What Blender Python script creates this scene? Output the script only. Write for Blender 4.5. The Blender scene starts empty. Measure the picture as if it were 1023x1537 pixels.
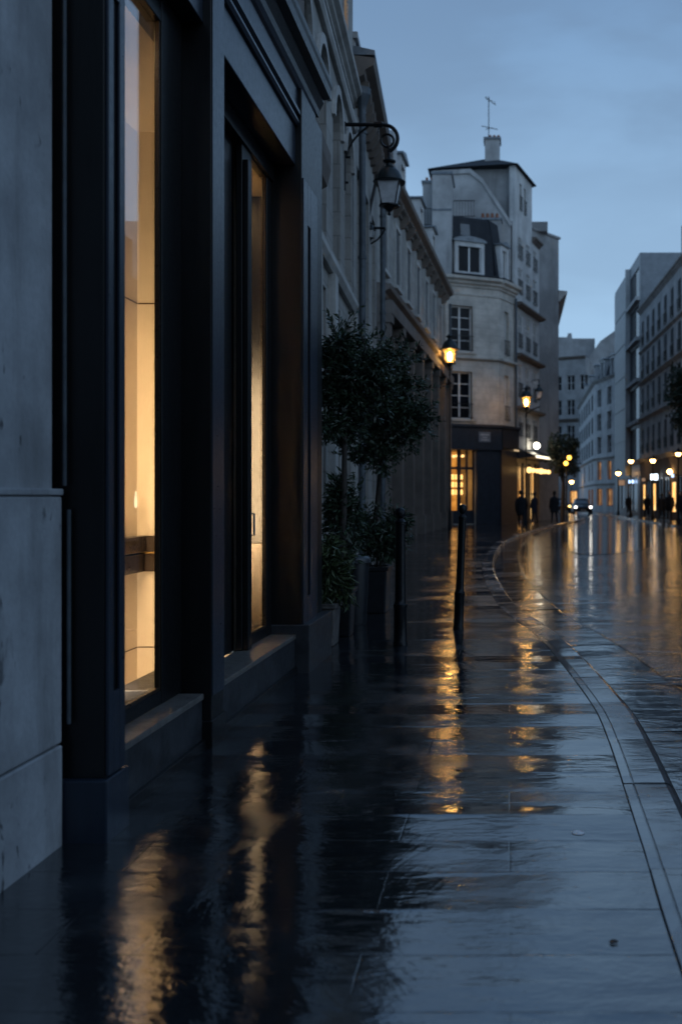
import bpy, bmesh, math, random
from mathutils import Vector, Matrix
R = math.radians
PI = math.pi
rng = random.Random(7)
scene = bpy.context.scene
col = scene.collection

EYE = 1.45          # camera height
FP = 1500.0         # focal length in photo pixels


def at(x, y, Y):
    """world point seen at photo pixel (x, y) at distance Y down the street"""
    return Vector(((x - 765) * Y / FP, Y, EYE - (y - 747) * Y / FP))


# ------------------------------------------------------------------ materials
def new_mat(name):
    m = bpy.data.materials.new(name)
    m.use_nodes = True
    nt = m.node_tree
    nt.nodes.clear()
    out = nt.nodes.new('ShaderNodeOutputMaterial')
    return m, nt, out


class NT:
    def __init__(self, nt):
        self.nt = nt

    def n(self, typ, **kw):
        nd = self.nt.nodes.new(typ)
        for k, v in kw.items():
            setattr(nd, k, v)
        return nd

    def l(self, a, b):
        self.nt.links.new(a, b)

    def math(self, op, a, b=None, c=None, clamp=False):
        nd = self.n('ShaderNodeMath', operation=op, use_clamp=clamp)
        for i, v in enumerate((a, b, c)):
            if v is None:
                continue
            if isinstance(v, (int, float)):
                nd.inputs[i].default_value = v
            else:
                self.l(v, nd.inputs[i])
        return nd.outputs[0]

    def maprange(self, v, a, b, c, d, smooth=True):
        nd = self.n('ShaderNodeMapRange')
        nd.interpolation_type = 'SMOOTHSTEP' if smooth else 'LINEAR'
        self.l(v, nd.inputs[0])
        for i, x in enumerate((a, b, c, d)):
            nd.inputs[i + 1].default_value = x
        return nd.outputs[0]

    def noise(self, vec, scale, detail=4, rough=.55, dist=0.0):
        nd = self.n('ShaderNodeTexNoise')
        nd.inputs['Scale'].default_value = scale
        nd.inputs['Detail'].default_value = detail
        nd.inputs['Roughness'].default_value = rough
        nd.inputs['Distortion'].default_value = dist
        self.l(vec, nd.inputs['Vector'])
        return nd.outputs['Fac']

    def mapping(self, vec, scale=(1, 1, 1), rot=(0, 0, 0), loc=(0, 0, 0)):
        nd = self.n('ShaderNodeMapping')
        nd.inputs['Scale'].default_value = scale
        nd.inputs['Rotation'].default_value = rot
        nd.inputs['Location'].default_value = loc
        self.l(vec, nd.inputs['Vector'])
        return nd.outputs[0]

    def mix(self, fac, a, b):
        nd = self.n('ShaderNodeMix', data_type='RGBA')
        if isinstance(fac, (int, float)):
            nd.inputs[0].default_value = fac
        else:
            self.l(fac, nd.inputs[0])
        for i, v in ((6, a), (7, b)):
            if isinstance(v, (tuple, list)):
                nd.inputs[i].default_value = (*v[:3], 1)
            else:
                self.l(v, nd.inputs[i])
        return nd.outputs[2]

    def bump(self, h, strength, dist, normal=None):
        nd = self.n('ShaderNodeBump')
        nd.inputs['Strength'].default_value = strength
        nd.inputs['Distance'].default_value = dist
        self.l(h, nd.inputs['Height'])
        if normal is not None:
            self.l(normal, nd.inputs['Normal'])
        return nd.outputs[0]

    def pos(self):
        return self.n('ShaderNodeNewGeometry').outputs['Position']

    def principled(self, out, base=(.5, .5, .5), rough=.5, metallic=0., ior=1.45, normal=None):
        p = self.n('ShaderNodeBsdfPrincipled')
        for nm, v in (('Base Color', base), ('Roughness', rough), ('Metallic', metallic), ('IOR', ior)):
            if isinstance(v, (tuple, list)):
                p.inputs[nm].default_value = (*v[:3], 1)
            elif isinstance(v, (int, float)):
                p.inputs[nm].default_value = v
            else:
                self.l(v, p.inputs[nm])
        if normal is not None:
            self.l(normal, p.inputs['Normal'])
        self.l(p.outputs[0], out.inputs['Surface'])
        return p


def paint(name, base, rough=.4, metallic=0., var=.15, scale=6., bump=.0, bscale=40., streak=False, ior=1.45, rvar=.12):
    m, nt, out = new_mat(name)
    g = NT(nt)
    p = g.pos()
    v = g.mapping(p, (1, 1, .12)) if streak else p
    n = g.noise(v, scale, 6, .6)
    f = g.maprange(n, .3, .7, 0, 1)
    a = tuple(c * (1 - var) for c in base)
    b = tuple(min(1, c * (1 + var)) for c in base)
    c = g.mix(f, a, b)
    r = g.math('ADD', g.math('MULTIPLY', g.noise(p, scale * 3.1, 4, .6), rvar * 2), rough - rvar, clamp=True)
    nm = None
    if bump:
        nm = g.bump(g.noise(v, bscale, 5, .6), bump, .01)
    g.principled(out, c, r, metallic, ior, nm)
    return m


def stone(name, base, course=.0, stain=.35, stain_col=(.10, .095, .09), scale=1.0, bump=.25, crack=0., slab=.36, rough=.75):
    m, nt, out = new_mat(name)
    g = NT(nt)
    p = g.pos()
    n1 = g.noise(p, 1.3 * scale, 7, .62)
    n2 = g.noise(g.mapping(p, (1, 1, .16)), 2.2 * scale, 6, .65, .4)
    n3 = g.noise(p, 22 * scale, 5, .6)
    c = g.mix(g.maprange(n1, .32, .68, 0, 1), tuple(x * .72 for x in base), tuple(x * 1.12 for x in base))
    c = g.mix(g.math('MULTIPLY', g.maprange(n2, .5, .78, 0, 1), stain), c, stain_col)
    c = g.mix(g.math('MULTIPLY', g.maprange(n3, .35, .7, 0, 1), .22), c, tuple(x * .6 for x in base))
    h = g.math('ADD', g.math('MULTIPLY', n3, .5), g.math('MULTIPLY', n1, .4))
    if course:
        sep = g.n('ShaderNodeSeparateXYZ')
        g.l(p, sep.inputs[0])
        comb = g.n('ShaderNodeCombineXYZ')
        g.l(g.math('ADD', sep.outputs[0], sep.outputs[1]), comb.inputs[0])
        g.l(sep.outputs[2], comb.inputs[1])
        br = g.n('ShaderNodeTexBrick')
        br.inputs['Scale'].default_value = 1
        br.inputs['Brick Width'].default_value = slab * 2.1
        br.inputs['Row Height'].default_value = slab
        br.inputs['Mortar Size'].default_value = .012
        br.inputs['Color1'].default_value = (0, 0, 0, 1)
        br.inputs['Color2'].default_value = (1, 1, 1, 1)
        g.l(comb.outputs[0], br.inputs['Vector'])
        c = g.mix(g.math('MULTIPLY', br.outputs['Fac'], course), c, tuple(x * .35 for x in base))
        tint = g.n('ShaderNodeRGBToBW')
        g.l(br.outputs['Color'], tint.inputs[0])
        c = g.mix(g.math('MULTIPLY', tint.outputs[0], .16), c, tuple(x * .55 for x in base))
        h = g.math('SUBTRACT', h, g.math('MULTIPLY', br.outputs['Fac'], 1.2))
    if crack:
        pit = g.maprange(g.noise(g.mapping(p, (1, 1, .38)), 11, 7, .68, .5), .60, .67, 0, 1)
        pit = g.math('MULTIPLY', pit, g.maprange(g.noise(p, 2.3, 3, .5), .47, .58, 0, 1))
        c = g.mix(g.math('MULTIPLY', pit, crack), c, (.02, .02, .022))
        h = g.math('SUBTRACT', h, g.math('MULTIPLY', pit, 1.5))
    nm = g.bump(h, bump, .012)
    g.principled(out, c, rough, 0, 1.45, nm)
    return m


def emit(name, colr, strength):
    m, nt, out = new_mat(name)
    e = nt.nodes.new('ShaderNodeEmission')
    e.inputs[0].default_value = (*colr, 1)
    e.inputs[1].default_value = strength
    nt.links.new(e.outputs[0], out.inputs['Surface'])
    return m


def emit_var(name, c1, c2, strength, scale=3.0):
    """a lit window: the light of a furnished room, uneven"""
    m, nt, out = new_mat(name)
    g = NT(nt)
    n = g.noise(g.pos(), scale, 3, .6)
    c = g.mix(g.maprange(n, .35, .65, 0, 1), c1, c2)
    e = g.n('ShaderNodeEmission')
    g.l(c, e.inputs[0])
    e.inputs[1].default_value = strength
    g.l(e.outputs[0], out.inputs['Surface'])
    return m


def clear_glass(name, boost=1.0, tint=(1, 1, 1), rough=.0):
    m, nt, out = new_mat(name)
    g = NT(nt)
    geo = g.n('ShaderNodeNewGeometry')
    dt = g.n('ShaderNodeVectorMath', operation='DOT_PRODUCT')
    g.l(geo.outputs['Normal'], dt.inputs[0])
    g.l(geo.outputs['Incoming'], dt.inputs[1])
    k = g.math('POWER', g.math('SUBTRACT', 1.0, g.math('ABSOLUTE', dt.outputs['Value'])), 5.0)
    f = g.math('MULTIPLY', g.math('MULTIPLY_ADD', k, .96, .04), boost, clamp=True)
    tr = g.n('ShaderNodeBsdfTransparent')
    tr.inputs[0].default_value = (*tint, 1)
    gl = g.n('ShaderNodeBsdfGlossy')
    gl.inputs['Roughness'].default_value = rough
    gl.inputs[0].default_value = (1, 1, 1, 1)
    mx = g.n('ShaderNodeMixShader')
    g.l(f, mx.inputs[0])
    g.l(tr.outputs[0], mx.inputs[1])
    g.l(gl.outputs[0], mx.inputs[2])
    g.l(mx.outputs[0], out.inputs['Surface'])
    return m


def wet_paving(name, base, bw, rh, mortar, tilt=.012, rough=(.05, .26), wave=.25, offset=.5, spin=0., joint_dark=.45,
               puddle_scale=.55, wave_scale=1.0, use_brick=True, swell=.5, ior=2.75, row_tilt=0.):
    """wet stone slabs: each slab lies a hair out of level, a water film fills the low spots"""
    m, nt, out = new_mat(name)
    g = NT(nt)
    p = g.pos()
    pm = g.mapping(p, rot=(0, 0, spin)) if spin else p
    pud = g.maprange(g.noise(g.mapping(p, (1, .9, 1)), puddle_scale, 7, .62, .9), .44, .56, 0, 1)
    dry = g.math('SUBTRACT', 1.0, pud)
    geo = g.n('ShaderNodeNewGeometry')
    normal = geo.outputs['Normal']
    fine = g.noise(p, 105 * wave_scale, 3, .6)
    mid = g.noise(g.mapping(p, (.55, 1.5, 1)), 24 * wave_scale, 4, .6, .6)
    big = g.noise(g.mapping(p, (.7, 1.2, 1)), 4.5 * wave_scale, 3, .5)
    grain = g.noise(p, 9, 6, .65)
    c = g.mix(g.maprange(grain, .3, .7, 0, 1), tuple(x * .75 for x in base), tuple(x * 1.2 for x in base))
    h = g.math('ADD', g.math('MULTIPLY', mid, .42), g.math('MULTIPLY', big, .8))
    h = g.math('ADD', h, g.math('MULTIPLY', g.noise(g.mapping(p, (.7, 1.3, 1)), 62 * wave_scale, 2, .5, .4), .11))
    h = g.math('ADD', h, g.math('MULTIPLY', fine, .07))
    h = g.math('MULTIPLY', h, g.math('ADD', .35, g.math('MULTIPLY', dry, .65)))
    rbase = g.noise(g.mapping(p, (1, 1, 1)), 1.7, 5, .6)
    rr = g.maprange(rbase, .38, .64, rough[0], rough[1])
    c = g.mix(g.maprange(rbase, .45, .68, 0, .5), c, tuple(x * 2.0 for x in base))
    if use_brick:
        warp = g.n('ShaderNodeVectorMath', operation='ADD')
        g.l(pm, warp.inputs[0])
        wn = g.n('ShaderNodeTexNoise')
        wn.inputs['Scale'].default_value = 14
        g.l(p, wn.inputs['Vector'])
        sub = g.n('ShaderNodeVectorMath', operation='MULTIPLY_ADD')
        g.l(wn.outputs['Color'], sub.inputs[0])
        sub.inputs[1].default_value = (.012, .012, 0)
        sub.inputs[2].default_value = (-.006, -.006, 0)
        g.l(sub.outputs[0], warp.inputs[1])
        br = g.n('ShaderNodeTexBrick')
        br.offset = offset
        br.inputs['Scale'].default_value = 1
        br.inputs['Brick Width'].default_value = bw
        br.inputs['Row Height'].default_value = rh
        br.inputs['Mortar Size'].default_value = mortar
        br.inputs['Mortar Smooth'].default_value = .6
        br.inputs['Color1'].default_value = (0, 0, 0, 1)
        br.inputs['Color2'].default_value = (1, 1, 1, 1)
        br.inputs['Mortar'].default_value = (.5, .5, .5, 1)
        g.l(warp.outputs[0], br.inputs['Vector'])
        bw_ = g.n('ShaderNodeRGBToBW')
        g.l(br.outputs['Color'], bw_.inputs[0])
        wnz = g.n('ShaderNodeTexWhiteNoise', noise_dimensions='1D')
        g.l(g.math('MULTIPLY', bw_.outputs[0], 977.0), wnz.inputs['W'])
        tl = g.n('ShaderNodeVectorMath', operation='MULTIPLY_ADD')
        g.l(wnz.outputs['Color'], tl.inputs[0])
        tl.inputs[1].default_value = (tilt, tilt * 1.6, 0)
        tl.inputs[2].default_value = (-tilt / 2, -tilt * .8, 0)
        sc = g.n('ShaderNodeVectorMath', operation='SCALE')
        g.l(tl.outputs[0], sc.inputs[0])
        g.l(g.math('MULTIPLY', g.math('SUBTRACT', 1.0, br.outputs['Fac']), g.math('ADD', .35, g.math('MULTIPLY', dry, .65))), sc.inputs['Scale'])
        ad = g.n('ShaderNodeVectorMath', operation='ADD')
        g.l(normal, ad.inputs[0])
        g.l(sc.outputs[0], ad.inputs[1])
        if row_tilt:
            sp_ = g.n('ShaderNodeSeparateXYZ')
            g.l(warp.outputs[0], sp_.inputs[0])
            rw = g.n('ShaderNodeTexWhiteNoise', noise_dimensions='1D')
            g.l(g.math('FLOOR', g.math('DIVIDE', sp_.outputs[1], rh)), rw.inputs['W'])
            cb = g.n('ShaderNodeCombineXYZ')
            frac = g.math('FRACT', g.math('DIVIDE', sp_.outputs[1], rh))
            e1 = g.maprange(frac, .82, .98, 0, 1)
            msk = g.maprange(g.noise(g.mapping(p, (.55, 2.4, 1)), 1.9, 5, .65, .5), .50, .66, 0, 1)
            wob = g.math('MULTIPLY', g.math('MULTIPLY', e1, msk), -.17)
            g.l(g.math('ADD', wob, g.math('MULTIPLY', g.math('SUBTRACT', rw.outputs['Value'], .5), row_tilt)), cb.inputs[1])
            ad2 = g.n('ShaderNodeVectorMath', operation='ADD')
            g.l(ad.outputs[0], ad2.inputs[0])
            g.l(cb.outputs[0], ad2.inputs[1])
            ad = ad2
        nz = g.n('ShaderNodeVectorMath', operation='NORMALIZE')
        g.l(ad.outputs[0], nz.inputs[0])
        normal = nz.outputs[0]
        c = g.mix(g.math('MULTIPLY', bw_.outputs[0], .45), c, tuple(x * .55 for x in base))
        joint0 = g.math('MULTIPLY', br.outputs['Fac'], g.maprange(g.noise(p, 1.6, 4, .6), .36, .58, .12, 1))
        c = g.mix(g.math('MULTIPLY', joint0, joint_dark), c, (.01, .01, .011))
        joint = g.math('MULTIPLY', br.outputs['Fac'], g.maprange(g.noise(p, 1.6, 4, .6), .40, .62, .15, 1))
        rr = g.math('ADD', rr, g.math('MULTIPLY', g.math('SUBTRACT', bw_.outputs[0], .5), .08))
        h = g.math('SUBTRACT', h, g.math('MULTIPLY', joint0, .16))
    rr = g.math('MULTIPLY', rr, g.math('ADD', .30, g.math('MULTIPLY', dry, .70)), clamp=True)
    rr = g.math('MAXIMUM', rr, .03)
    if use_brick:
        ior = g.math('MULTIPLY_ADD', g.math('MULTIPLY', joint, .75), 1.05 - ior, ior)
    sw = g.math('ADD', g.noise(g.mapping(p, (.30, 1.0, 1)), 2.1, 2, .5, .4), g.math('MULTIPLY', g.noise(g.mapping(p, (.45, 1.3, 1)), 6.5, 3, .6, .6), .30))
    normal = g.bump(sw, swell, .030, normal)
    nm = g.bump(h, wave, .012, normal)
    pr_ = g.principled(out, c, rr, 0, ior, nm)
    return m


M = {}
M['near_stone'] = stone('weathered grey limestone', (.40, .415, .435), stain=.45, scale=1.6, bump=.5, crack=.85)
M['stone'] = stone('pale limestone', (.46, .45, .43), course=.45, stain=.4, bump=.35)
M['stone_old'] = stone('sooty limestone', (.37, .355, .33), course=.5, stain=.5, bump=.4)
M['stone_corner'] = stone('cream limestone', (.60, .565, .51), course=.4, stain=.35, bump=.3)
M['stone_plain'] = stone('smooth limestone trim', (.50, .49, .47), stain=.4, bump=.3)
M['render_wall'] = stone('grey lime render', (.46, .455, .45), stain=.6, scale=.6, bump=.25)
M['white_wall'] = stone('whitewashed plaster', (.66, .66, .65), stain=.3, scale=.6, bump=.2)
M['white_far'] = stone('cream plaster', (.58, .58, .57), stain=.3, scale=.5, bump=.1)
M['brown_stone'] = stone('dark brown stone', (.17, .14, .12), stain=.4, bump=.3)
M['far_grey'] = stone('grey plaster', (.34, .34, .34), stain=.4, scale=.4, bump=.1)
M['panel_metal'] = paint('grey cladding panels', (.22, .24, .26), .45, .2, .12, 2.)
M['black'] = paint('satin black joinery paint', (.0055, .0058, .0066), .38, 0, .25, 9., .12, 55., streak=True)
M['black_edge'] = paint('satin blue black joinery paint', (.017, .025, .040), .32, 0, .2, 9., .12, 55., streak=True)
M['sill'] = paint('dark slate sill', (.13, .12, .11), .33, 0, .3, 14., .25, 60.)
M['riser'] = paint('honed dark stone', (.028, .030, .034), .45, 0, .35, 7., .2, 40.)
M['wood_dark'] = paint('dark stained oak', (.035, .022, .013), .3, 0, .4, 8., .2, 50., streak=True)
M['cream'] = paint('cream lacquered panel', (.76, .66, .51), .42, 0, .07, 1.6)
M['cream_seam'] = paint('panel joint', (.12, .08, .05), .6)
M['iron'] = paint('black cast iron', (.012, .013, .015), .33, .6, .3, 30., .15, 60.)
M['iron_green'] = paint('dark green black lantern paint', (.016, .022, .024), .35, .3, .3, 20., .1, 60.)
M['zinc'] = paint('zinc', (.16, .18, .20), .42, .35, .25, 5., .1, 30.)
M['pipe'] = paint('dull zinc pipe', (.075, .09, .105), .5, .2, .25, 6., .1, 30.)
M['slate'] = stone('blue slate roof', (.028, .032, .040), course=.6, stain=.2, slab=.16, rough=.85)
M['navy'] = paint('navy shopfront paint', (.022, .026, .036), .42, 0, .2, 4.)
M['frame_white'] = paint('off white window paint', (.72, .72, .71), .5, 0, .08, 5.)
M['frame_grey'] = paint('grey window paint', (.16, .17, .18), .5, 0, .1, 5.)
M['pane'] = paint('dark window pane', (.008, .010, .014), .12, 0, .4, 1.2, rvar=.05, ior=1.22)
M['shop_glass'] = clear_glass('shop window glass', 1.5)
M['lamp_glass'] = clear_glass('old lantern glass', 1.0, (.80, .82, .84), .12)
m, nt_, o_ = new_mat('lamplit lantern glass')
g = NT(nt_)
a_ = g.n('ShaderNodeBsdfTransparent'); a_.inputs[0].default_value = (1, .86, .6, 1)
b_ = g.n('ShaderNodeBsdfTranslucent'); b_.inputs[0].default_value = (.9, .62, .28, 1)
x_ = g.n('ShaderNodeMixShader'); x_.inputs[0].default_value = .22
g.l(a_.outputs[0], x_.inputs[1]); g.l(b_.outputs[0], x_.inputs[2]); g.l(x_.outputs[0], o_.inputs['Surface'])
M['lit_glass'] = m
M['frosted'] = paint('frosted lantern glass', (.55, .56, .58), .3, 0, .12, 12.)
M['leaf'] = paint('wet dark leaf', (.030, .048, .026), .28, 0, .45, 18., ior=1.42)
M['leaf_b'] = paint('wet olive leaf', (.055, .075, .032), .28, 0, .45, 22., ior=1.42)
M['leaf_dark'] = paint('street tree leaf', (.030, .045, .028), .5, 0, .4, 3.)
M['bark'] = stone('wet bark', (.045, .036, .03), stain=.4, scale=6, bump=.7)
M['pot'] = paint('anthracite planter', (.012, .0135, .017), .38, 0, .25, 12., .15, 50.)
M['pot_grey'] = paint('weathered grey planter', (.11, .10, .095), .6, 0, .3, 14., .3, 40.)
M['soil'] = paint('wet soil', (.025, .018, .013), .8, 0, .4, 40., .6, 60.)
M['cloth_black'] = paint('black wool', (.012, .012, .014), .9)
M['cloth_navy'] = paint('dark navy cloth', (.016, .018, .028), .9)
M['cloth_grey'] = paint('charcoal cloth', (.03, .03, .032), .9)
M['skin'] = paint('skin', (.42, .27, .2), .55)
M['hair'] = paint('dark hair', (.02, .014, .01), .6)
M['car_paint'] = paint('dark blue grey car paint', (.03, .036, .045), .22, .4, .1, 3., rvar=.04)
M['car_pale'] = paint('grey car paint', (.05, .052, .055), .22, .4, .1, 3., rvar=.04)
M['car_glass'] = paint('car windscreen', (.05, .06, .075), .08, 0, .1, 3., rvar=.02)
M['rubber'] = paint('tyre rubber', (.012, .012, .012), .8)
M['rim'] = paint('alloy rim', (.3, .3, .31), .3, .8)
M['plate'] = paint('number plate', (.6, .6, .58), .5)
M['sign_plate'] = paint('grey enamel plaque', (.17, .19, .22), .4)
M['sign_mark'] = paint('pale raised lettering', (.42, .45, .48), .5)
M['terracotta'] = paint('terracotta pot', (.30, .12, .07), .7)
M['stud'] = paint('pale metal stud', (.75, .76, .78), .35, .2)
M['leaf_dead'] = paint('dead leaf', (.035, .02, .012), .6)
M['shutter'] = paint('dark shutters', (.02, .022, .025), .7)
M['paving'] = wet_paving('wet granite slabs', (.015, .017, .020), 1.5, .352, .0056, tilt=.016, rough=(.02, .24), wave=.26, offset=.31, swell=.36, row_tilt=.085)
M['kerb'] = wet_paving('wet granite kerb', (.045, .047, .05), 1, 1, .006, rough=(.14, .32), wave=.22, use_brick=False, swell=.2)
M['gutter'] = wet_paving('wet gutter stone', (.030, .032, .035), 1, 1, .006, rough=(.06, .26), wave=.24, puddle_scale=.9, use_brick=False, swell=.4)
M['asphalt'] = wet_paving('wet asphalt', (.020, .021, .024), 1, 1, .01, rough=(.03, .15), wave=.42, use_brick=False, swell=.7, puddle_scale=.38)
M['puddle'] = wet_paving('standing rainwater', (.014, .015, .017), 1, 1, .01, rough=(.03, .05), wave=.05, use_brick=False)
WARM = (1.0, .60, .22)
M['lamp_core'] = emit('burning lamp', (1.0, .62, .24), 95)
M['lamp_far'] = emit('distant street lamp', (1.0, .55, .18), 15)
M['lamp_amber'] = emit('amber lamp', (1.0, .48, .06), 5)
M['lamp_white'] = emit('white lamp', (1.0, .90, .70), 12)
M['light_strip'] = emit('white strip light', (1.0, .86, .62), 1.9)
M['spot_warm'] = emit('warm spot lamp', (1.0, .58, .20), 2.3)
M['shelf_light'] = emit_var('lit shelf', (1.0, .60, .20), (1.0, .46, .11), 2.0, 6.)
M['room'] = emit_var('lamplit room', (1.0, .55, .20), (.75, .33, .09), .95, 1.3)
M['upper_room'] = emit_var('lamplit upper room', (1.0, .60, .22), (.9, .42, .12), 1.5, 2.)
M['room_dim'] = emit_var('dimly lit room', (.9, .46, .2), (.4, .17, .07), .34, 1.6)
M['shop_warm'] = emit_var('lit shop interior', (1.0, .62, .24), (.9, .40, .10), 1.5, 1.0)
M['shop_amber'] = emit_var('amber shop interior', (1.0, .40, .07), (.55, .19, .03), .62, 1.4)
M['sign_white'] = emit('backlit sign', (.78, .9, 1.0), 3.2)
M['sign_blue'] = emit('blue white sign', (.45, .65, 1.0), 2.2)
M['sign_peach'] = emit('dim peach sign', (1.0, .62, .4), .22)
M['headlight'] = emit('headlight', (1.0, .95, .85), 6)
M['headlight_warm'] = emit('amber headlight', (1.0, .62, .18), 5)


# ------------------------------------------------------------------ mesh building
OFF = {}


class Fr:
    """facade frame: u runs along the wall, n points out of it, z is up"""
    def __init__(s, p0, p1):
        s.p = Vector((p0[0], p0[1], 0))
        d = Vector((p1[0] - p0[0], p1[1] - p0[1], 0))
        s.L = d.length
        s.u = d.normalized()
        s.n = Vector((s.u.y, -s.u.x, 0))

    def __call__(s, u, n, z):
        return s.p + s.u * u + s.n * n + Vector((0, 0, z))


WORLD = Fr((0, 0), (1, 0))   # u = X, n = -Y


class MB:
    def __init__(s):
        s.v = []
        s.f = []

    def poly(s, pts):
        i = len(s.v)
        s.v += [Vector(p) for p in pts]
        s.f.append(list(range(i, i + len(pts))))

    def hexa(s, c):
        """8 corners: bottom ring 4, top ring 4"""
        i = len(s.v)
        s.v += [Vector(p) for p in c]
        for q in ((3, 2, 1, 0), (4, 5, 6, 7), (0, 1, 5, 4), (1, 2, 6, 5), (2, 3, 7, 6), (3, 0, 4, 7)):
            s.f.append([i + k for k in q])

    def box(s, x0, x1, y0, y1, z0, z1):
        s.hexa([(x0, y0, z0), (x1, y0, z0), (x1, y1, z0), (x0, y1, z0), (x0, y0, z1), (x1, y0, z1), (x1, y1, z1), (x0, y1, z1)])

    def fbox(s, F, u0, u1, n0, n1, z0, z1):
        s.hexa([F(u0, n1, z0), F(u1, n1, z0), F(u1, n0, z0), F(u0, n0, z0), F(u0, n1, z1), F(u1, n1, z1), F(u1, n0, z1), F(u0, n0, z1)])

    def sweep(s, F, u0, u1, prof):
        """profile of (n, z) points swept along the facade"""
        i = len(s.v)
        k = len(prof)
        for u in (u0, u1):
            s.v += [F(u, n, z) for n, z in prof]
        for a in range(k):
            b = (a + 1) % k
            s.f.append([i + a, i + k + a, i + k + b, i + b])
        s.f.append([i + a for a in range(k)])
        s.f.append([i + k + a for a in reversed(range(k))])

    def prism(s, pts, vec):
        i = len(s.v)
        k = len(pts)
        vec = Vector(vec)
        s.v += [Vector(p) for p in pts] + [Vector(p) + vec for p in pts]
        s.f.append([i + a for a in reversed(range(k))])
        s.f.append([i + k + a for a in range(k)])
        for a in range(k):
            b = (a + 1) % k
            s.f.append([i + a, i + b, i + k + b, i + k + a])

    def tube(s, path, r, seg=8, cap=True):
        path = [Vector(p) for p in path]
        rs = r if isinstance(r, (list, tuple)) else [r] * len(path)
        i = len(s.v)
        up = None
        for k, p in enumerate(path):
            t = (path[min(k + 1, len(path) - 1)] - path[max(k - 1, 0)]).normalized()
            if up is None:
                up = Vector((0, 0, 1)) if abs(t.z) < .9 else Vector((1, 0, 0))
            a = t.cross(up).normalized()
            up = a.cross(t).normalized()
            for q in range(seg):
                an = 2 * PI * q / seg
                s.v.append(p + (a * math.cos(an) + up * math.sin(an)) * rs[k])
        for k in range(len(path) - 1):
            for q in range(seg):
                b = (q + 1) % seg
                s.f.append([i + k * seg + q, i + k * seg + b, i + (k + 1) * seg + b, i + (k + 1) * seg + q])
        if cap:
            s.f.append([i + q for q in reversed(range(seg))])
            e = i + (len(path) - 1) * seg
            s.f.append([e + q for q in range(seg)])

    def lathe(s, prof, c, seg=16, spin=0., sx=1., sy=1., lean=(0, 0)):
        i = len(s.v)
        c = Vector(c)
        for r, z in prof:
            for q in range(seg):
                an = 2 * PI * q / seg + spin
                s.v.append(c + Vector((r * sx * math.cos(an) + lean[0] * z, r * sy * math.sin(an) + lean[1] * z, z)))
        for k in range(len(prof) - 1):
            for q in range(seg):
                b = (q + 1) % seg
                s.f.append([i + k * seg + q, i + k * seg + b, i + (k + 1) * seg + b, i + (k + 1) * seg + q])
        s.f.append([i + q for q in reversed(range(seg))])
        e = i + (len(prof) - 1) * seg
        s.f.append([e + q for q in range(seg)])

    def ball(s, c, r, seg=14, rings=8, sz=1.):
        prof = []
        for k in range(rings + 1):
            a = -PI / 2 + PI * k / rings
            prof.append((max(1e-4, r * math.cos(a)), r * math.sin(a) * sz))
        s.lathe(prof, c, seg)

    def build(s, name, m, parent=None, smooth=False, bevel=0., loc=None):
        me = bpy.data.meshes.new(name)
        off = OFF.get(parent.name, Vector()) if parent else (Vector(loc) if loc is not None else Vector())
        me.from_pydata([tuple(v - off) for v in s.v], [], s.f)
        me.validate()
        bm = bmesh.new()
        bm.from_mesh(me)
        bmesh.ops.recalc_face_normals(bm, faces=bm.faces) if not getattr(s, 'raw', False) else None
        bm.to_mesh(me)
        bm.free()
        me.materials.append(m)
        if smooth:
            me.polygons.foreach_set('use_smooth', [True] * len(me.polygons))
            try:
                me.set_sharp_from_angle(angle=R(38))
            except Exception:
                pass
        o = bpy.data.objects.new(name, me)
        col.objects.link(o)
        if parent:
            o.parent = parent
        elif loc is not None:
            o.location = off
        OFF[o.name] = off
        if bevel:
            b = o.modifiers.new('edge', 'BEVEL')
            b.width = bevel
            b.segments = 2
            b.limit_method = 'ANGLE'
            b.angle_limit = R(40)
        return o


def each(mb, name, m, parent, per=1, smooth=False, bevel=0.):
    """one part per piece: pieces are runs of faces that share vertices, `per` pieces to a part"""
    comp = list(range(len(mb.v)))

    def find(a):
        while comp[a] != a:
            comp[a] = comp[comp[a]]
            a = comp[a]
        return a
    for f in mb.f:
        for q in f[1:]:
            a, b = find(f[0]), find(q)
            if a != b:
                comp[max(a, b)] = min(a, b)
    order = {}
    for f in mb.f:
        order.setdefault(find(f[0]), len(order))
    groups = {}
    for f in mb.f:
        groups.setdefault(order[find(f[0])] // per, []).append(f)
    res = []
    for k in sorted(groups):
        m2 = MB()
        idx = {}
        for f in groups[k]:
            row = []
            for q in f:
                if q not in idx:
                    idx[q] = len(m2.v)
                    m2.v.append(mb.v[q])
                row.append(idx[q])
            m2.f.append(row)
        res.append(m2.build(name, m, parent, smooth, bevel))
    return res


def tag(o, label=None, cat=None, group=None, kind=None):
    if label:
        o['label'] = label
    if cat:
        o['category'] = cat
    if group:
        o['group'] = group
    if kind:
        o['kind'] = kind
    return o


def thing(name, label, cat, loc=(0, 0, 0), group=None):
    o = bpy.data.objects.new(name, None)
    o.empty_display_size = .2
    col.objects.link(o)
    o.location = loc
    OFF[o.name] = Vector(loc)
    return tag(o, label, cat, group)


def copy_tree(o, parent=None):
    c = o.copy()
    col.objects.link(c)
    if parent:
        c.parent = parent
    for ch in [x for x in o.children]:
        copy_tree(ch, c)
    return c


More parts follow.
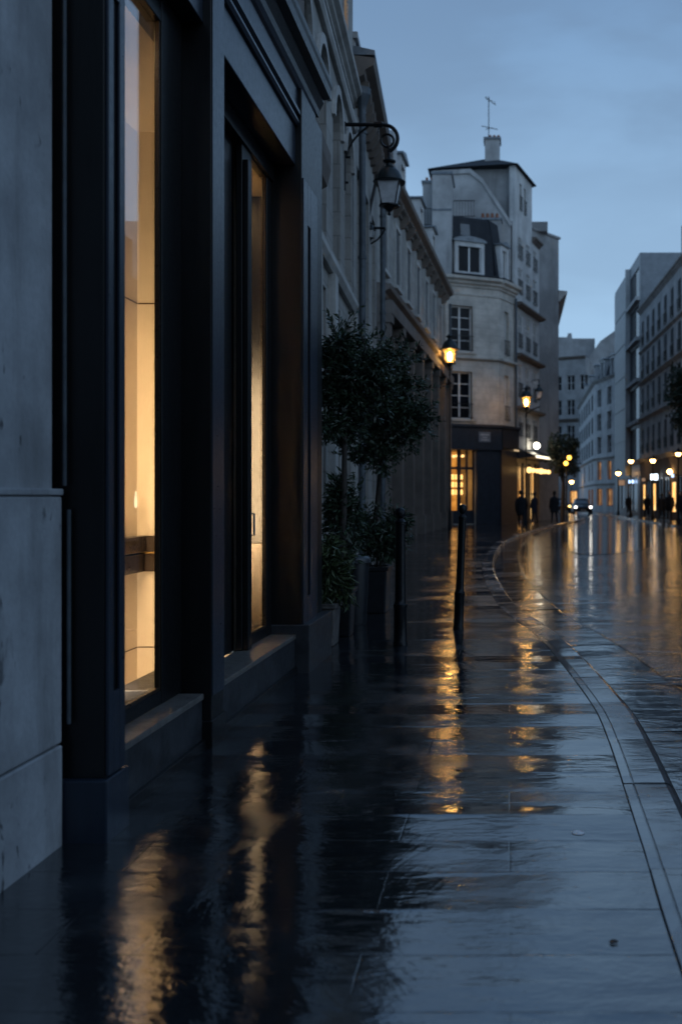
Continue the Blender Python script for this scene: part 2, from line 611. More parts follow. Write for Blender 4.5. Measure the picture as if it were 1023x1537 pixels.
# ------------------------------------------------------------------ facades
def facade(mb, F, z0, z1, openings=(), depth=.28, u0=0., u1=None):
    """front skin with real openings and reveals; openings: (u0, u1, z0, z1[, 'arch'])"""
    u1 = F.L if u1 is None else u1
    us = sorted({u0, u1, *[o[0] for o in openings], *[o[1] for o in openings]})
    zs = sorted({z0, z1, *[o[2] for o in openings], *[o[3] for o in openings]})
    us = [u for u in us if u0 - 1e-6 <= u <= u1 + 1e-6]
    for a, b in zip(us, us[1:]):
        run = None
        for c, d in zip(zs, zs[1:]):
            cu, cz = (a + b) / 2, (c + d) / 2
            hole = any(o[0] < cu < o[1] and o[2] < cz < o[3] for o in openings)
            if not hole:
                mb.poly([F(a, 0, c), F(b, 0, c), F(b, 0, d), F(a, 0, d)])
    for o in openings:
        a, b, c, d = o[:4]
        e = -depth
        if len(o) > 4 and o[4] == 'arch':
            r = (b - a) / 2
            zs_ = d - r
            arc = [(a + r - r * math.cos(PI * k / 12), zs_ + r * math.sin(PI * k / 12)) for k in range(13)]
            mb.poly([F(a, 0, d)] + [F(u, 0, z) for u, z in arc[:7]])
            mb.poly([F(b, 0, d)] + [F(u, 0, z) for u, z in reversed(arc[6:])])
            for (ua, za), (ub, zb) in zip(arc, arc[1:]):
                mb.poly([F(ua, 0, za), F(ub, 0, zb), F(ub, e, zb), F(ua, e, za)])
            top = zs_
        else:
            top = d
            mb.poly([F(a, 0, d), F(b, 0, d), F(b, e, d), F(a, e, d)])
        mb.poly([F(a, 0, c), F(a, 0, top), F(a, e, top), F(a, e, c)])
        mb.poly([F(b, 0, c), F(b, 0, top), F(b, e, top), F(b, e, c)])
        mb.poly([F(a, 0, c), F(b, 0, c), F(b, e, c), F(a, e, c)])
    e = -depth - .04
    for u in (u0, u1):
        mb.poly([F(u, 0, z0), F(u, 0, z1), F(u, e, z1), F(u, e, z0)])
    mb.poly([F(u0, 0, z1), F(u1, 0, z1), F(u1, e, z1), F(u0, e, z1)])


def window(root, F, a, b, c, d, depth=.28, frame='frame_white', pane='pane', bars=2, rail=False, arch=False, fw=.06, label=None, mid=True):
    """casement window set back in its opening: window (frame) > pane, railing"""
    n0, n1 = -depth + .02, -depth + .08
    mb = MB()
    mb.fbox(F, a, a + fw, n0, n1, c, d)
    mb.fbox(F, b - fw, b, n0, n1, c, d)
    mb.fbox(F, a + fw, b - fw, n0, n1, c, c + fw)
    mb.fbox(F, a + fw, b - fw, n0, n1, d - fw, d)
    uc = (a + b) / 2
    if mid:
        mb.fbox(F, uc - fw * .6, uc + fw * .6, n0, n1 + .015, c + fw, d - fw)
    for k in range(bars):
        z = c + (d - c) * (k + 1) / (bars + 1)
        for x0, x1 in (((a + fw, uc - fw * .6), (uc + fw * .6, b - fw)) if mid else ((a + fw, b - fw),)):
            mb.fbox(F, x0, x1, n0, n1 - .01, z - .02, z + .02)
    w = mb.build('window', M[frame], root)
    if label:
        w['label'] = label
    p = MB()
    p.fbox(F, a + .01, b - .01, -depth - .02, n0 + .015, c + .01, d - .01)
    p.build('pane', M[pane], w)
    if rail:
        railing(w, F, a, b, c, .06)
    return w


def railing(parent, F, a, b, z, n, h=.85, step=.16):
    mb = MB()
    for zz in (z + .08, z + h):
        mb.fbox(F, a - .06, b + .06, n - .02, n + .02, zz - .02, zz + .02)
    k = max(3, int((b - a) / step))
    for i in range(k + 1):
        u = a + (b - a) * i / k
        mb.fbox(F, u - .01, u + .01, n - .01, n + .01, z + .1, z + h - .02)
    return mb.build('railing', M['iron'], parent)


CORNICE = [(-.02, 0), (.06, 0), (.08, .08), (.18, .14), (.20, .22), (.34, .30), (.36, .42), (-.02, .46)]


def cornice(mb, F, u0, u1, z, s=1.0):
    mb.sweep(F, u0, u1, [(n * s if n > 0 else n, z + q * s) for n, q in CORNICE])


def body(mb, pts, z0, z1):
    mb.prism([(x, y, z0) for x, y in pts], (0, 0, z1 - z0))


def trim(mb, F, a, b, c, d, w=.14, t=.05):
    """raised stone surround of a window"""
    mb.fbox(F, a - w, a - .003, -.01, t, c, d + w)
    mb.fbox(F, b + .003, b + w, -.01, t, c, d + w)
    mb.fbox(F, a - .003, b + .003, -.01, t, d + .003, d + w)
    mb.fbox(F, a - w - .05, b + w + .05, -.01, t + .07, c - .12, c - .003)


def dormer(root, F, uc, w, z0, h, n=-.25, deep=1.3, wall='white_wall', lab=None, curved=False):
    mb = MB()
    G = Fr((0, 0), (1, 0))
    a, b = uc - w / 2, uc + w / 2
    mb.fbox(F, a, a + .2, n - deep, n, z0, z0 + h)
    mb.fbox(F, b - .2, b, n - deep, n, z0, z0 + h)
    mb.fbox(F, a + .2, b - .2, n - deep, n, z0 + h - .25, z0 + h)
    mb.fbox(F, a + .2, b - .2, n - deep, n, z0, z0 + .12)
    d = mb.build('dormer', M[wall], root)
    r = MB()
    if curved:
        pts = [(a - .12, z0 + h), (b + .12, z0 + h)]
        arc = [(uc + (w / 2 + .12) * math.cos(PI * k / 10), z0 + h + .30 * math.sin(PI * k / 10)) for k in range(11)]
        r.prism([F(u, n + .1, z + .003) for u, z in arc], F.n * -(deep + .2))
    else:
        r.prism([F(u, n + .12, z + .003) for u, z in ((a - .12, z0 + h), (b + .12, z0 + h), (b + .12, z0 + h + .08), (uc, z0 + h + .26), (a - .12, z0 + h + .08))], F.n * -(deep + .2))
    r.build('dormer_roof', M['zinc'], d)
    p = MB()
    a2, b2 = a + .2, b - .2
    c2, d2 = z0 + .12, z0 + h - .25
    for x0, x1 in ((a2, a2 + .05), (uc - .04, uc + .04), (b2 - .05, b2)):
        p.fbox(F, x0, x1, n - .16, n - .10, c2, d2)
    p.build('window_frame', M['frame_white'], d)
    q = MB()
    q.fbox(F, a2 - .0, b2 + .0, n - .24, n - .162, c2 - .0, d2 + .0)
    q.build('pane', M['pane'], d)
    return d


def leaf_cloud(mb, c, rad, n, size, clumps=14, seed=1, droop=.2, narrow=.42, fill=.55):
    """leaves gathered in clumps through a crown, with gaps between them"""
    r = random.Random(seed)
    c = Vector(c)
    cl = []
    for k in range(clumps):
        while True:
            d = Vector((r.uniform(-1, 1), r.uniform(-1, 1), r.uniform(-1, 1)))
            if .15 < d.length < 1:
                break
        d = d.normalized() * (r.uniform(.2, 1) ** .6) * .82
        cl.append((Vector((d.x * rad[0], d.y * rad[1], d.z * rad[2])), r.uniform(.22, .46)))
    for k in range(n):
        if r.random() < fill:
            o, s = cl[r.randrange(clumps)]
            d = Vector((r.gauss(0, 1), r.gauss(0, 1), r.gauss(0, 1))).normalized() * (r.random() ** .45)
            p = c + o + Vector((d.x * rad[0] * s, d.y * rad[1] * s, d.z * rad[2] * s))
        else:
            d = Vector((r.gauss(0, 1), r.gauss(0, 1), r.gauss(0, 1))).normalized() * (r.random() ** .4) * .9
            p = c + Vector((d.x * rad[0], d.y * rad[1], d.z * rad[2]))
        out = (p - c)
        t = Vector((r.gauss(0, 1), r.gauss(0, 1), r.gauss(0, .8) - droop)) + out * (1.2 / max(rad))
        t.normalize()
        side = t.cross(Vector((r.gauss(0, 1), r.gauss(0, 1), r.gauss(0, 1)))).normalized()
        nn = side.cross(t)
        L = size * r.uniform(.7, 1.35)
        w = L * narrow * .5
        i = len(mb.v)
        mb.v += [p, p + t * L * .45 + side * w + nn * L * .06, p + t * L + nn * -L * .10, p + t * L * .45 - side * w + nn * L * .06]
        mb.f += [[i, i + 1, i + 2], [i, i + 2, i + 3]]
    mb.raw = True


def sprigs(mb, tw, c, rad, n, size, seed):
    """shoots that stand out of the clipped outline"""
    r = random.Random(seed)
    c = Vector(c)
    for k in range(n):
        d = Vector((r.gauss(0, 1), r.gauss(0, 1), r.gauss(.15, 1))).normalized()
        p = c + Vector((d.x * rad[0], d.y * rad[1], d.z * rad[2])) * r.uniform(.62, .9)
        t = (d + Vector((r.gauss(0, .35), r.gauss(0, .35), r.gauss(.15, .35)))).normalized()
        L = r.uniform(.14, .34)
        e = p + t * L
        tw.tube([p - t * .1, p + t * L * .5 + Vector((0, 0, .01)), e], [.004, .003, .0015], 4)
        for q in range(13):
            b = p + t * L * q / 12
            o = Vector((r.gauss(0, 1), r.gauss(0, 1), r.gauss(0, 1))).cross(t).normalized()
            lt = (t * .8 + o).normalized()
            sd = lt.cross(Vector((r.gauss(0, 1), r.gauss(0, 1), r.gauss(0, 1)))).normalized()
            s_ = size * r.uniform(.6, 1.2)
            i = len(mb.v)
            mb.v += [b, b + lt * s_ * .45 + sd * s_ * .17, b + lt * s_, b + lt * s_ * .45 - sd * s_ * .17]
            mb.f += [[i, i + 1, i + 2], [i, i + 2, i + 3]]


# ------------------------------------------------------------------ ground
inner = [(.50, -8), (.50, 0), (.52, 3.1), (.548, 4.2), (.585, 6.3), (.54, 7.47), (.375, 9.54), (.19, 11.1), (-.16, 13.5),
         (-.48, 18.1), (-.61, 22.4), (-.58, 28.2), (-.30, 35), (.60, 43), (2.55, 56), (4.3, 65), (5.1, 72), (5.25, 80), (5.0, 100), (4.8, 150)]


def catmull(pts, n=8):
    P = [Vector((p[0], p[1])) for p in pts]
    out = []
    for i in range(len(P) - 1):
        a, b, c, d = P[max(i - 1, 0)], P[i], P[i + 1], P[min(i + 2, len(P) - 1)]
        for k in range(n):
            t = k / n
            out.append(.5 * ((2 * b) + (c - a) * t + (2 * a - 5 * b + 4 * c - d) * t * t + (3 * b - 3 * c + d - a) * t ** 3))
    out.append(P[-1])
    return out


CURVE = catmull(inner, 10)


def offset(dist):
    res = []
    for i, p in enumerate(CURVE):
        t = (CURVE[min(i + 1, len(CURVE) - 1)] - CURVE[max(i - 1, 0)]).normalized()
        res.append(p + Vector((t.y, -t.x)) * dist)
    return res


ROAD_Z = -.10
g = MB()
g.poly([(-400, -60, ROAD_Z), (400, -60, ROAD_Z), (400, 900, ROAD_Z), (-400, 900, ROAD_Z)])
road = tag(g.build('road', M['asphalt']), 'wet dark asphalt road curving away between the buildings', 'road', kind='structure')

g = MB()
edge = offset(0)
for a, b in zip(edge, edge[1:]):
    g.poly([(-40, a.y, 0), (a.x, a.y, 0), (b.x, b.y, 0), (-40, b.y, 0)])
    g.poly([(a.x, a.y, 0), (a.x, a.y, ROAD_Z - .2), (b.x, b.y, ROAD_Z - .2), (b.x, b.y, 0)])
tag(g.build('pavement', M['paving']), 'wet dark stone slab pavement along the shopfronts', 'pavement', kind='structure')

# kerb: stones with a rounded arris, a groove on the pavement side
g = MB()
prof = [(.0005, -.02), (.0005, -.009), (.009, -.009), (.013, .006), (.048, .007), (.053, .001), (.058, .001), (.064, .010), (.08, .011), (.215, .011), (.238, .004), (.252, -.012), (.256, -.035), (.262, -.32), (.0005, -.32)]
cum = [0.0]
for a, b in zip(CURVE, CURVE[1:]):
    cum.append(cum[-1] + (b - a).length)


def on_curve(t):
    t = min(max(t, 0), cum[-1] - 1e-4)
    lo = 0
    hi = len(cum) - 1
    while hi - lo > 1:
        mid = (lo + hi) // 2
        if cum[mid] <= t:
            lo = mid
        else:
            hi = mid
    f = (t - cum[lo]) / (cum[hi] - cum[lo])
    t0 = (CURVE[min(lo + 1, len(CURVE) - 1)] - CURVE[max(lo - 1, 0)]).normalized()
    t1 = (CURVE[min(hi + 1, len(CURVE) - 1)] - CURVE[max(hi - 1, 0)]).normalized()
    return CURVE[lo].lerp(CURVE[hi], f), t0.lerp(t1, f).normalized()


def stones(mb, prof, length, gap, steps, jit, t0=0.0, closed=True):
    r = random.Random(3)
    t = t0
    while t < cum[-1] - 1:
        L_ = length * r.uniform(.8, 1.15)
        dz, dy = r.uniform(-jit, jit), r.uniform(-jit, jit) * .6
        rows_ = []
        for k in range(steps + 1):
            c_, tg = on_curve(t + (L_ - gap) * k / steps)
            nn = Vector((tg.y, -tg.x))
            lift = 0 if 0 < k < steps else -.0035
            for_e = []
            for d, z in prof:
                q_ = c_ + nn * (d + dy)
                for_e.append((q_.x, q_.y, z + dz + (lift if z > -.15 else 0)))
            rows_.append(for_e)
        for A, B in zip(rows_, rows_[1:]):
            for k in range(len(prof) if closed else len(prof) - 1):
                k2 = (k + 1) % len(prof)
                mb.poly([A[k], B[k], B[k2], A[k2]])
        mb.poly(rows_[0])
        mb.poly(rows_[-1])
        t += L_


prof = [(.002, -.05), (.002, -.001), (.007, .006), (.05, .008), (.053, .004), (.056, .004), (.060, .009), (.215, .011), (.238, .004), (.252, -.012), (.256, -.035), (.262, -.32), (.004, -.32)]
stones(g, prof, 1.05, .007, 6, .0018)
kb = g.build('kerb', M['kerb'], smooth=True)
tag(kb, 'wet granite kerb stones sweeping in a long curve', 'kerb', kind='structure')
g = MB()
bed = [offset(-.001), offset(.264)]
for i in range(len(bed[0]) - 1):
    a, b, c, d = bed[0][i], bed[0][i + 1], bed[1][i + 1], bed[1][i]
    g.poly([(a.x, a.y, -.022), (b.x, b.y, -.022), (c.x, c.y, -.022), (d.x, d.y, -.022)])
tag(g.build('kerb_bed', M['soil']), 'dark mortar bed in the joints of the kerb', 'kerb', kind='structure')
g = MB()
stones(g, [(.268, ROAD_Z - .05), (.268, ROAD_Z + .004), (.30, ROAD_Z + .006), (.82, ROAD_Z + .016), (.852, ROAD_Z + .013), (.858, ROAD_Z - .05)], 1.7, .009, 6, .0025, t0=.6)
tag(g.build('gutter', M['gutter'], smooth=True), 'flat stone gutter slabs beside the kerb', 'gutter', kind='structure')

# pavement across the street
g = MB()
rk = [(8.9, -8), (8.8, 20), (8.7, 45), (8.6, 70), (8.3, 95), (7.7, 110), (7.6, 160)]
RK = catmull(rk, 6)
for a, b in zip(RK, RK[1:]):
    g.poly([(a.x, a.y, 0), (40, a.y, 0), (40, b.y, 0), (b.x, b.y, 0)])
    g.poly([(a.x, a.y, 0), (b.x, b.y, 0), (b.x, b.y, ROAD_Z - .2), (a.x, a.y, ROAD_Z - .2)])
tag(g.build('pavement', M['paving']), 'far pavement in front of the shops across the street', 'pavement', kind='structure')


def puddle(pts, z, label):
    P = catmull(pts + [pts[0]], 6)[:-1]
    m = MB()
    m.prism([(p.x, p.y, z) for p in P], (0, 0, .003))
    tag(m.build('puddle', M['puddle']), label, 'puddle', kind='structure')


def pud_px(pts):
    return [(at(x, 747, 1)[0] * ((EYE - ROAD_Z) * FP / (y - 747)), (EYE - ROAD_Z) * FP / (y - 747)) for x, y in pts]


puddle(pud_px([(836, 800), (846, 816), (862, 830), (905, 832), (960, 826), (985, 812), (960, 800), (900, 797)]), ROAD_Z + .004, 'broad shallow puddle on the far bend of the road')

# ------------------------------------------------------------------ near stone building at the left edge
root = thing('stone_building', 'weathered grey stone building edge with a plinth beside the black shopfront', 'building', (-1.9, 3.7, 0))
m = MB()
m.box(-2.9, -1.9, .2, 4.16, .41, 9)
m.build('wall', M['near_stone'], root, bevel=.012)
m = MB()
m.box(-12, 22, -16, -12, -.2, 9)
m.box(-6, -1.9, -12, .2, -.05, 12)
m.build('unseen_building', M['brown_stone'], root)  # unseen building added behind the camera to darken the faces turned towards it
m = MB()
m.box(-2.88, -1.873, .2, 4.185, .425, 1.455)
m.build('plinth', M['near_stone'], root, bevel=.008)
m = MB()
m.box(-2.88, -1.868, .2, 4.19, 1.459, 1.487)
m.build('ledge', M['near_stone'], root, bevel=.006)
m = MB()
m.box(-2.87, -1.866, .2, 4.175, -.05, .418)
m.build('base_course', M['near_stone'], root, bevel=.008)
m = MB()
m.tube([(-1.852, 4.20, .50), (-1.852, 4.20, 1.4)], .009, 8)
m.tube([(-1.868, 4.195, 1.50), (-1.868, 4.195, 8)], .009, 8)
m.build('cable', M['pipe'], root, smooth=True)

# ------------------------------------------------------------------ black shopfront
root = thing('shop_building', 'tall black panelled shopfront with warm lit display windows and a deep cornice', 'shop', (-1.8, 6.5, 0))


def pilaster(y0, y1, x, z1, panel=None, xb=-2.05):
    mb = MB()
    mb.box(xb, x, y0, y1, 0, z1)
    p = mb.build('pilaster', M['black'], root, bevel=.006)
    if panel:
        q = MB()
        a, b, c, d = panel
        q.box(x + .001, x + .016, y0 + .004, a, c - .35, d + .35)
        q.box(x + .001, x + .016, b, y1 - .004, c - .35, d + .35)
        q.box(x + .001, x + .016, a, b, c - .35, c)
        q.box(x + .001, x + .016, a, b, d, d + .35)
        q.build('panel_moulding', M['black_edge'], p, bevel=.004)
    return p


p1 = pilaster(4.226, 4.415, -1.712, 4.6, (4.285, 4.35, .62, 3.6))
q = MB()
q.box(-2.04, -1.688, 4.19, 4.44, -.02, .262)
q.build('plinth', M['black_edge'], p1, bevel=.008)
p2 = pilaster(5.79, 6.035, -1.728, 4.46)
q = MB()
q.box(-1.727, -1.722, 5.795, 6.03, .30, 4.45)
q.build('face_board', M['black_edge'], p2, bevel=.002)
q = MB()
q.box(-2.03, -1.716, 5.77, 6.05, -.02, .16)
q.build('plinth', M['black'], p2, bevel=.006)
p3 = pilaster(8.27, 8.86, -1.722, 4.84, (8.44, 8.56, .62, 3.75))
q = MB()
q.box(-2.03, -1.655, 8.25, 9.28, -.02, .40)
q.build('plinth', M['riser'], p3, bevel=.008)
q = MB()
q.box(-2.3, -1.74, 8.862, 9.26, .402, 4.84)
q.build('end_panel', M['black'], p3, bevel=.006)

for a, b in ((4.441, 5.769), (6.051, 8.249)):
    m = MB()
    m.box(-2.4, -1.775, a, b, -.02, .283)
    r_ = m.build('stall_riser', M['riser'], root, bevel=.004)
    m = MB()
    m.box(-2.4, -1.752, a, b, -.02, .055)
    m.build('skirting', M['black'], r_, bevel=.004)
    m = MB()
    m.box(-2.02, -1.765, a, b, .285, .32)
    m.build('sill', M['sill'], root, bevel=.005)
# lintel boards over the openings, continuous entablature above
for a, b in ((4.418, 5.787), (6.038, 8.267)):
    m = MB()
    m.box(-2.06, -1.775, a, b, 4.2, 4.52)
    m.build('lintel', M['black_edge'], root, bevel=.006)
    m = MB()
    m.box(-2.04, -1.95, a, b, 4.06, 4.198)
    m.build('head_rail', M['black'], root, bevel=.004)
m = MB()
F = Fr((-1.775, 3.2), (-1.775, 8.862))
m.sweep(F, 1.02, F.L, [(-.25, 4.522), (.02, 4.522), (.035, 4.545), (.035, 4.565), (.012, 4.575), (.012, 4.60), (.045, 4.61), (.045, 4.64), (.02, 4.65),
                       (.02, 4.82), (.04, 4.835), (.06, 4.87), (.05, 4.89), (-.25, 4.89)])
m.build('frieze', M['black_edge'], root)
m = MB()
F = Fr((-1.775, 3.2), (-1.775, 9.05))
m.sweep(F, .0, F.L, [(-.25, 4.892), (.045, 4.892), (.055, 4.95), (.08, 5.0), (.09, 5.02), (.09, 5.045), (.15, 5.06), (.158, 5.13), (.168, 5.16), (.172, 5.20), (-.25, 5.28)])
each(m, 'cornice', M['black'], root)


# display windows
def shop_window(y0, y1, x, stiles, bottom_rail=.075):
    mb = MB()
    for a, b in stiles:
        mb.box(x - .014, x + .03, a, b, .322, 4.198)
    ya, yb = stiles[0][1], stiles[-1][0]
    mb.box(x - .013, x + .026, ya, yb, .322, .322 + bottom_rail)
    mb.box(x - .013, x + .026, ya, yb, 4.05, 4.196)
    w = mb.build('display_window', M['black'], root, bevel=.005)
    gl = MB()
    gl.box(x - .012, x - .006, ya - .004, yb + .004, .322 + bottom_rail - .004, 4.054)
    gl.build('pane', M['shop_glass'], w)
    bd = MB()
    for a, b in ((ya, ya + .018), (yb - .018, yb)):
        bd.box(x + .001, x + .020, a, b, .40, 4.049)
    bd.box(x + .001, x + .020, ya + .018, yb - .018, .398, .415)
    bd.build('glazing_bead', M['wood_dark'], w)
    return w


shop_window(4.45, 5.78, -1.93, [(4.42, 4.60), (5.465, 5.787)])
shop_window(6.05, 8.26, -2.0, [(7.36, 7.62), (8.12, 8.264)])
# the blind panel and post filling the near part of the second opening
m = MB()
m.box(-2.12, -2.03, 6.05, 7.358, .322, 4.198)
bp = m.build('blind_panel', M['black'], root, bevel=.005)
m = MB()
m.box(-1.969, -1.93, 7.38, 7.48, .322, 3.95)
m.build('post', M['black'], root, bevel=.006)
m = MB()
m.tube([(-1.925, 7.43, 1.33), (-1.90, 7.43, 1.33), (-1.90, 7.43, 1.17), (-1.925, 7.43, 1.17)], .008, 8)
m.build('pull_handle', M['zinc'], root, smooth=True)

# display boxes behind the glass
m = MB()
T = .04
def display_box(y0, y1, xb, zf):
    mb = MB()
    mb.box(xb - T, xb, y0, y1 + T, zf, 4.12)                 # back
    mb.box(xb, -2.03, y1, y1 + T, zf, 4.12)                  # end facing the street view
    mb.box(xb, -2.03, y0 - T, y0, zf, 4.12)                  # near end
    mb.box(xb, -2.03, y0, y1, zf - T, zf)                    # floor
    mb.box(xb, -2.03, y0, y1, 4.12, 4.12 + T)                # ceiling
    return mb.build('display_case', M['cream'], root)
d1 = display_box(3.4, 7.30, -2.72, .10)
m = MB()
E = .004
m.box(-2.715, -2.045, 7.300 - E, 7.2995, 2.862, 2.872)
m.box(-2.7195, -2.7195 + E, 4.6, 7.29, 2.862, 2.872)
m.box(-2.715, -2.045, 7.300 - E, 7.2995, .355, .363)
m.box(-2.7195, -2.7195 + E, 4.6, 7.29, .355, .363)
each(m, 'panel_joint', M['cream_seam'], d1)
m = MB()
m.box(-2.715, -2.04, 7.22, 7.297, 1.06, 1.175)
m.box(-2.715, -2.04, 7.24, 7.297, .915, 1.045)
m.box(-2.717, -2.62, 4.6, 7.215, 1.06, 1.175)
m.box(-2.717, -2.64, 4.6, 7.215, .915, 1.045)
m.build('dark_shelf', M['wood_dark'], d1, bevel=.004)
m = MB()
m.lathe([(.003, -.06), (.010, -.045), (.011, -.01), (.006, .03), (.005, .055), (.003, .06)], at(204, 750, 7.08), 12)
m.build('bulb_glow', emit('lamp reflection glow', (1, .74, .42), 1.7), d1, smooth=True)  # glowing piece stands in for a lamp's reflection in the glass
m = MB()
m.box(-2.715, -2.04, 7.225, 7.29, 1.047, 1.058)
m.build('brass_strip', paint('brass strip', (.55, .33, .10), .3, .8), d1)
d2 = display_box(7.60, 8.95, -2.75, .10)
m = MB()
m.box(-2.30, -2.06, 8.70, 8.94, .11, 1.05)
m.build('display_plinth', paint('grey display plinth', (.20, .17, .14), .5), d2, bevel=.006)
# closing wall behind the cases so no daylight gets in
m = MB()
m.box(-3.2, -2.9, 3.0, 9.26, 0, 4.6)
m.box(-2.9, -2.06, 3.0, 9.2, 4.2, 4.6)
m.build('back_wall', M['black'], root)
# upper storey over the shop
FA = Fr((-1.93, 3.0), (-1.93, 9.38))
m = MB()
ops = [(.9, 1.9, 5.9, 8.3), (3.0, 4.0, 5.9, 8.3), (5.25, 6.0, 5.9, 8.3)]
facade(m, FA, 5.285, 12, ops)
body(m, [(-2.26, 3.0), (-2.26, 9.38), (-8, 9.38), (-8, 3.0)], 5.285, 12)
m.build('upper_wall', M['brown_stone'], root)
for o in ops:
    window(root, FA, *o, rail=True, frame='frame_grey')

# lamps inside the two display cases
def area(name, loc, rot, sx, sy, power, colr, spread=180):
    L = bpy.data.lights.new(name, 'AREA')
    L.shape = 'RECTANGLE'
    L.size, L.size_y = sx, sy
    L.energy = power
    L.color = colr
    o = bpy.data.objects.new(name, L)
    col.objects.link(o)
    o.location = loc
    o.rotation_euler = rot
    L.spread = R(spread)
    return o
area('display_lamp', (-2.49, 5.80, 1.75), (R(90), 0, 0), .33, 1.1, 36, (1, .68, .36))       # faces +Y
area('display_lamp', (-2.49, 5.85, .45), (R(90), 0, 0), .33, .15, 14.0, (1, .72, .44))
area('display_lamp', (-2.50, 7.75, 1.75), (R(90), 0, R(-8)), .3, 1.7, 46, (1, .68, .36), 85)
area('display_lamp', (-2.35, 5.15, 4.08), (0, R(-24), 0), .2, .7, 4, (1, .64, .30))
area('display_lamp', (-2.5, 8.2, 4.05), (0, R(-30), 0), .3, .9, 6, (1, .62, .28))

# ------------------------------------------------------------------ arched stone building
def lineB(Y):
    return (-1.757 - .053 * Y, Y)


FB = Fr(lineB(9.42), lineB(16.85))
root = thing('arched_building', 'grey stone facade with round arched windows above the clipped trees', 'building', (*lineB(13), 0))
m = MB()
ops, arches, ground, tops = [], [], [], []
for u in (1.96, 3.58, 5.2, 6.7):
    arches.append((u - .46, u + .46, 4.95, 7.3, 'arch'))
    ground.append((u - .42, u + .42, .55, 4.25))
for u in (2.2, 3.7, 5.2, 6.35):
    tops.append((u - .33, u + .33, 8.5, 11.2))
facade(m, FB, 0, 8.45, arches + ground, .24)
facade(m, FB, 8.45, 13, tops, .07)
body(m, [FB(0, -.29, 0)[:2], FB(FB.L, -.29, 0)[:2], (-9, 16.9), (-9, 9.5)], 0, 13)
m.build('wall', M['stone_old'], root)
m = MB()
cornice(m, FB, 0, FB.L, 8.0, .5)
each(m, 'cornice', M['stone_plain'], root)
m = MB()
m.sweep(FB, 0, FB.L, [(-.01, 7.58), (.06, 7.58), (.09, 7.64), (.09, 7.70), (-.01, 7.74)])
m.sweep(FB, 0, FB.L, [(-.01, 4.52), (.07, 4.52), (.12, 4.60), (.12, 4.68), (-.01, 4.72)])
each(m, 'string_course', M['stone_plain'], root)
m = MB()
for u in (1.15, 2.77, 4.39, 7.28):
    m.fbox(FB, u - .16, u + .16, -.01, .10, .0, 4.515)
each(m, 'pilaster_strip', M['stone_plain'], root)
m = MB()
for a in arches:
    r0, r1 = .475, .60
    uc, zs = (a[0] + a[1]) / 2, a[3] - .46
    for k in range(14):
        t0, t1 = PI * k / 14, PI * (k + 1) / 14
        m.prism([FB(uc + r * math.cos(t), .002, zs + r * math.sin(t)) for r, t in ((r0, t0), (r1, t0), (r1, t1), (r0, t1))], FB.n * .05)
each(m, 'arch_moulding', M['stone_plain'], root, 14)
for o in arches:
    window(root, FB, *o[:4], depth=.24, frame='frame_grey', bars=3)
for o in ground:
    window(root, FB, *o, depth=.24, frame='frame_grey', bars=3)
for k, o in enumerate(tops):
    window(root, FB, *o, depth=.07, frame='frame_grey', pane='upper_room' if k >= 2 else 'pane', bars=2, label='lamplit upper window' if k >= 2 else None)
m = MB()
m.prism([FB(.05, -.02, z) if k == 0 else FB(.05, n, z) for k, (n, z) in enumerate([(-.02, 4.75), (.30, 4.95), (.34, 5.12), (.34, 5.3), (-.02, 5.34)])], FB.u * 1.75)
m.build('console', M['brown_stone'], root)


def drainpipe(root, F, u, n, z0, z1, r=.055, hopper=True):
    mb = MB()
    mb.tube([F(u, n, z0), F(u, n, z1)], r, 10)
    p = mb.build('drainpipe', M['pipe'], root, smooth=True)
    c = MB()
    z = z0 + 1.2
    while z < z1:
        c.tube([F(u, n, z), F(u, n, z + .05)], r + .014, 10)
        z += 2.1
    each(c, 'pipe_collar', M['pipe'], p)
    if hopper:
        h = MB()
        h.lathe([(r, 0), (r + .01, .06), (r * 2.4, .25), (r * 2.5, .36), (r * 2.2, .36)], F(u, n, z1 - .36), 8)
        h.build('hopper', M['pipe'], p)


drainpipe(root, FB, 7.33, .17, .05, 8.3, .058)

# ------------------------------------------------------------------ low stone building with a brown cornice
FL = Fr(lineB(16.95), lineB(21.9))
root = thing('low_building', 'low grey stone building with a heavy brown cornice behind the wall lantern', 'building', (*lineB(19), 0))
m = MB()
ops = [(u - .4, u + .4, z0, z1) for u in (1.0, 2.55, 4.1) for z0, z1 in ((.6, 3.7), (4.7, 7.3))]
facade(m, FL, 0, 8.5, ops)
body(m, [FL(0, -.33, 0)[:2], FL(FL.L, -.33, 0)[:2], (-10, 22), (-10, 17)], 0, 8.5)
m.build('wall', M['stone_old'], root)
m = MB()
cornice(m, FL, 0, FL.L, 8.5, 1.0)
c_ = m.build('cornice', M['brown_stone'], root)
m = MB()
for k in range(11):
    u = .25 + k * .44
    m.prism([FL(u, n, z) for n, z in ((.0, 8.2), (.1, 8.22), (.24, 8.42), (.24, 8.62), (.0, 8.62))], FL.u * .13)
each(m, 'bracket', M['brown_stone'], c_)
m = MB()
m.sweep(FL, 0, FL.L, [(.2, 8.97), (.36, 8.97), (.36, 9.05), (-.9, 9.3), (-3.5, 9.5), (-3.5, 8.97)])
m.build('roof', M['zinc'], root)
m = MB()
m.fbox(FL, .05, .75, -.75, .02, 8.98, 9.25)
m.fbox(FL, .0, .8, -.8, .07, 9.252, 9.36)
m.build('chimney', M['render_wall'], root)
for o in ops:
    window(root, FL, *o, frame='frame_grey', bars=2)
drainpipe(root, FL, 4.8, .14, .05, 8.45, .058, False)

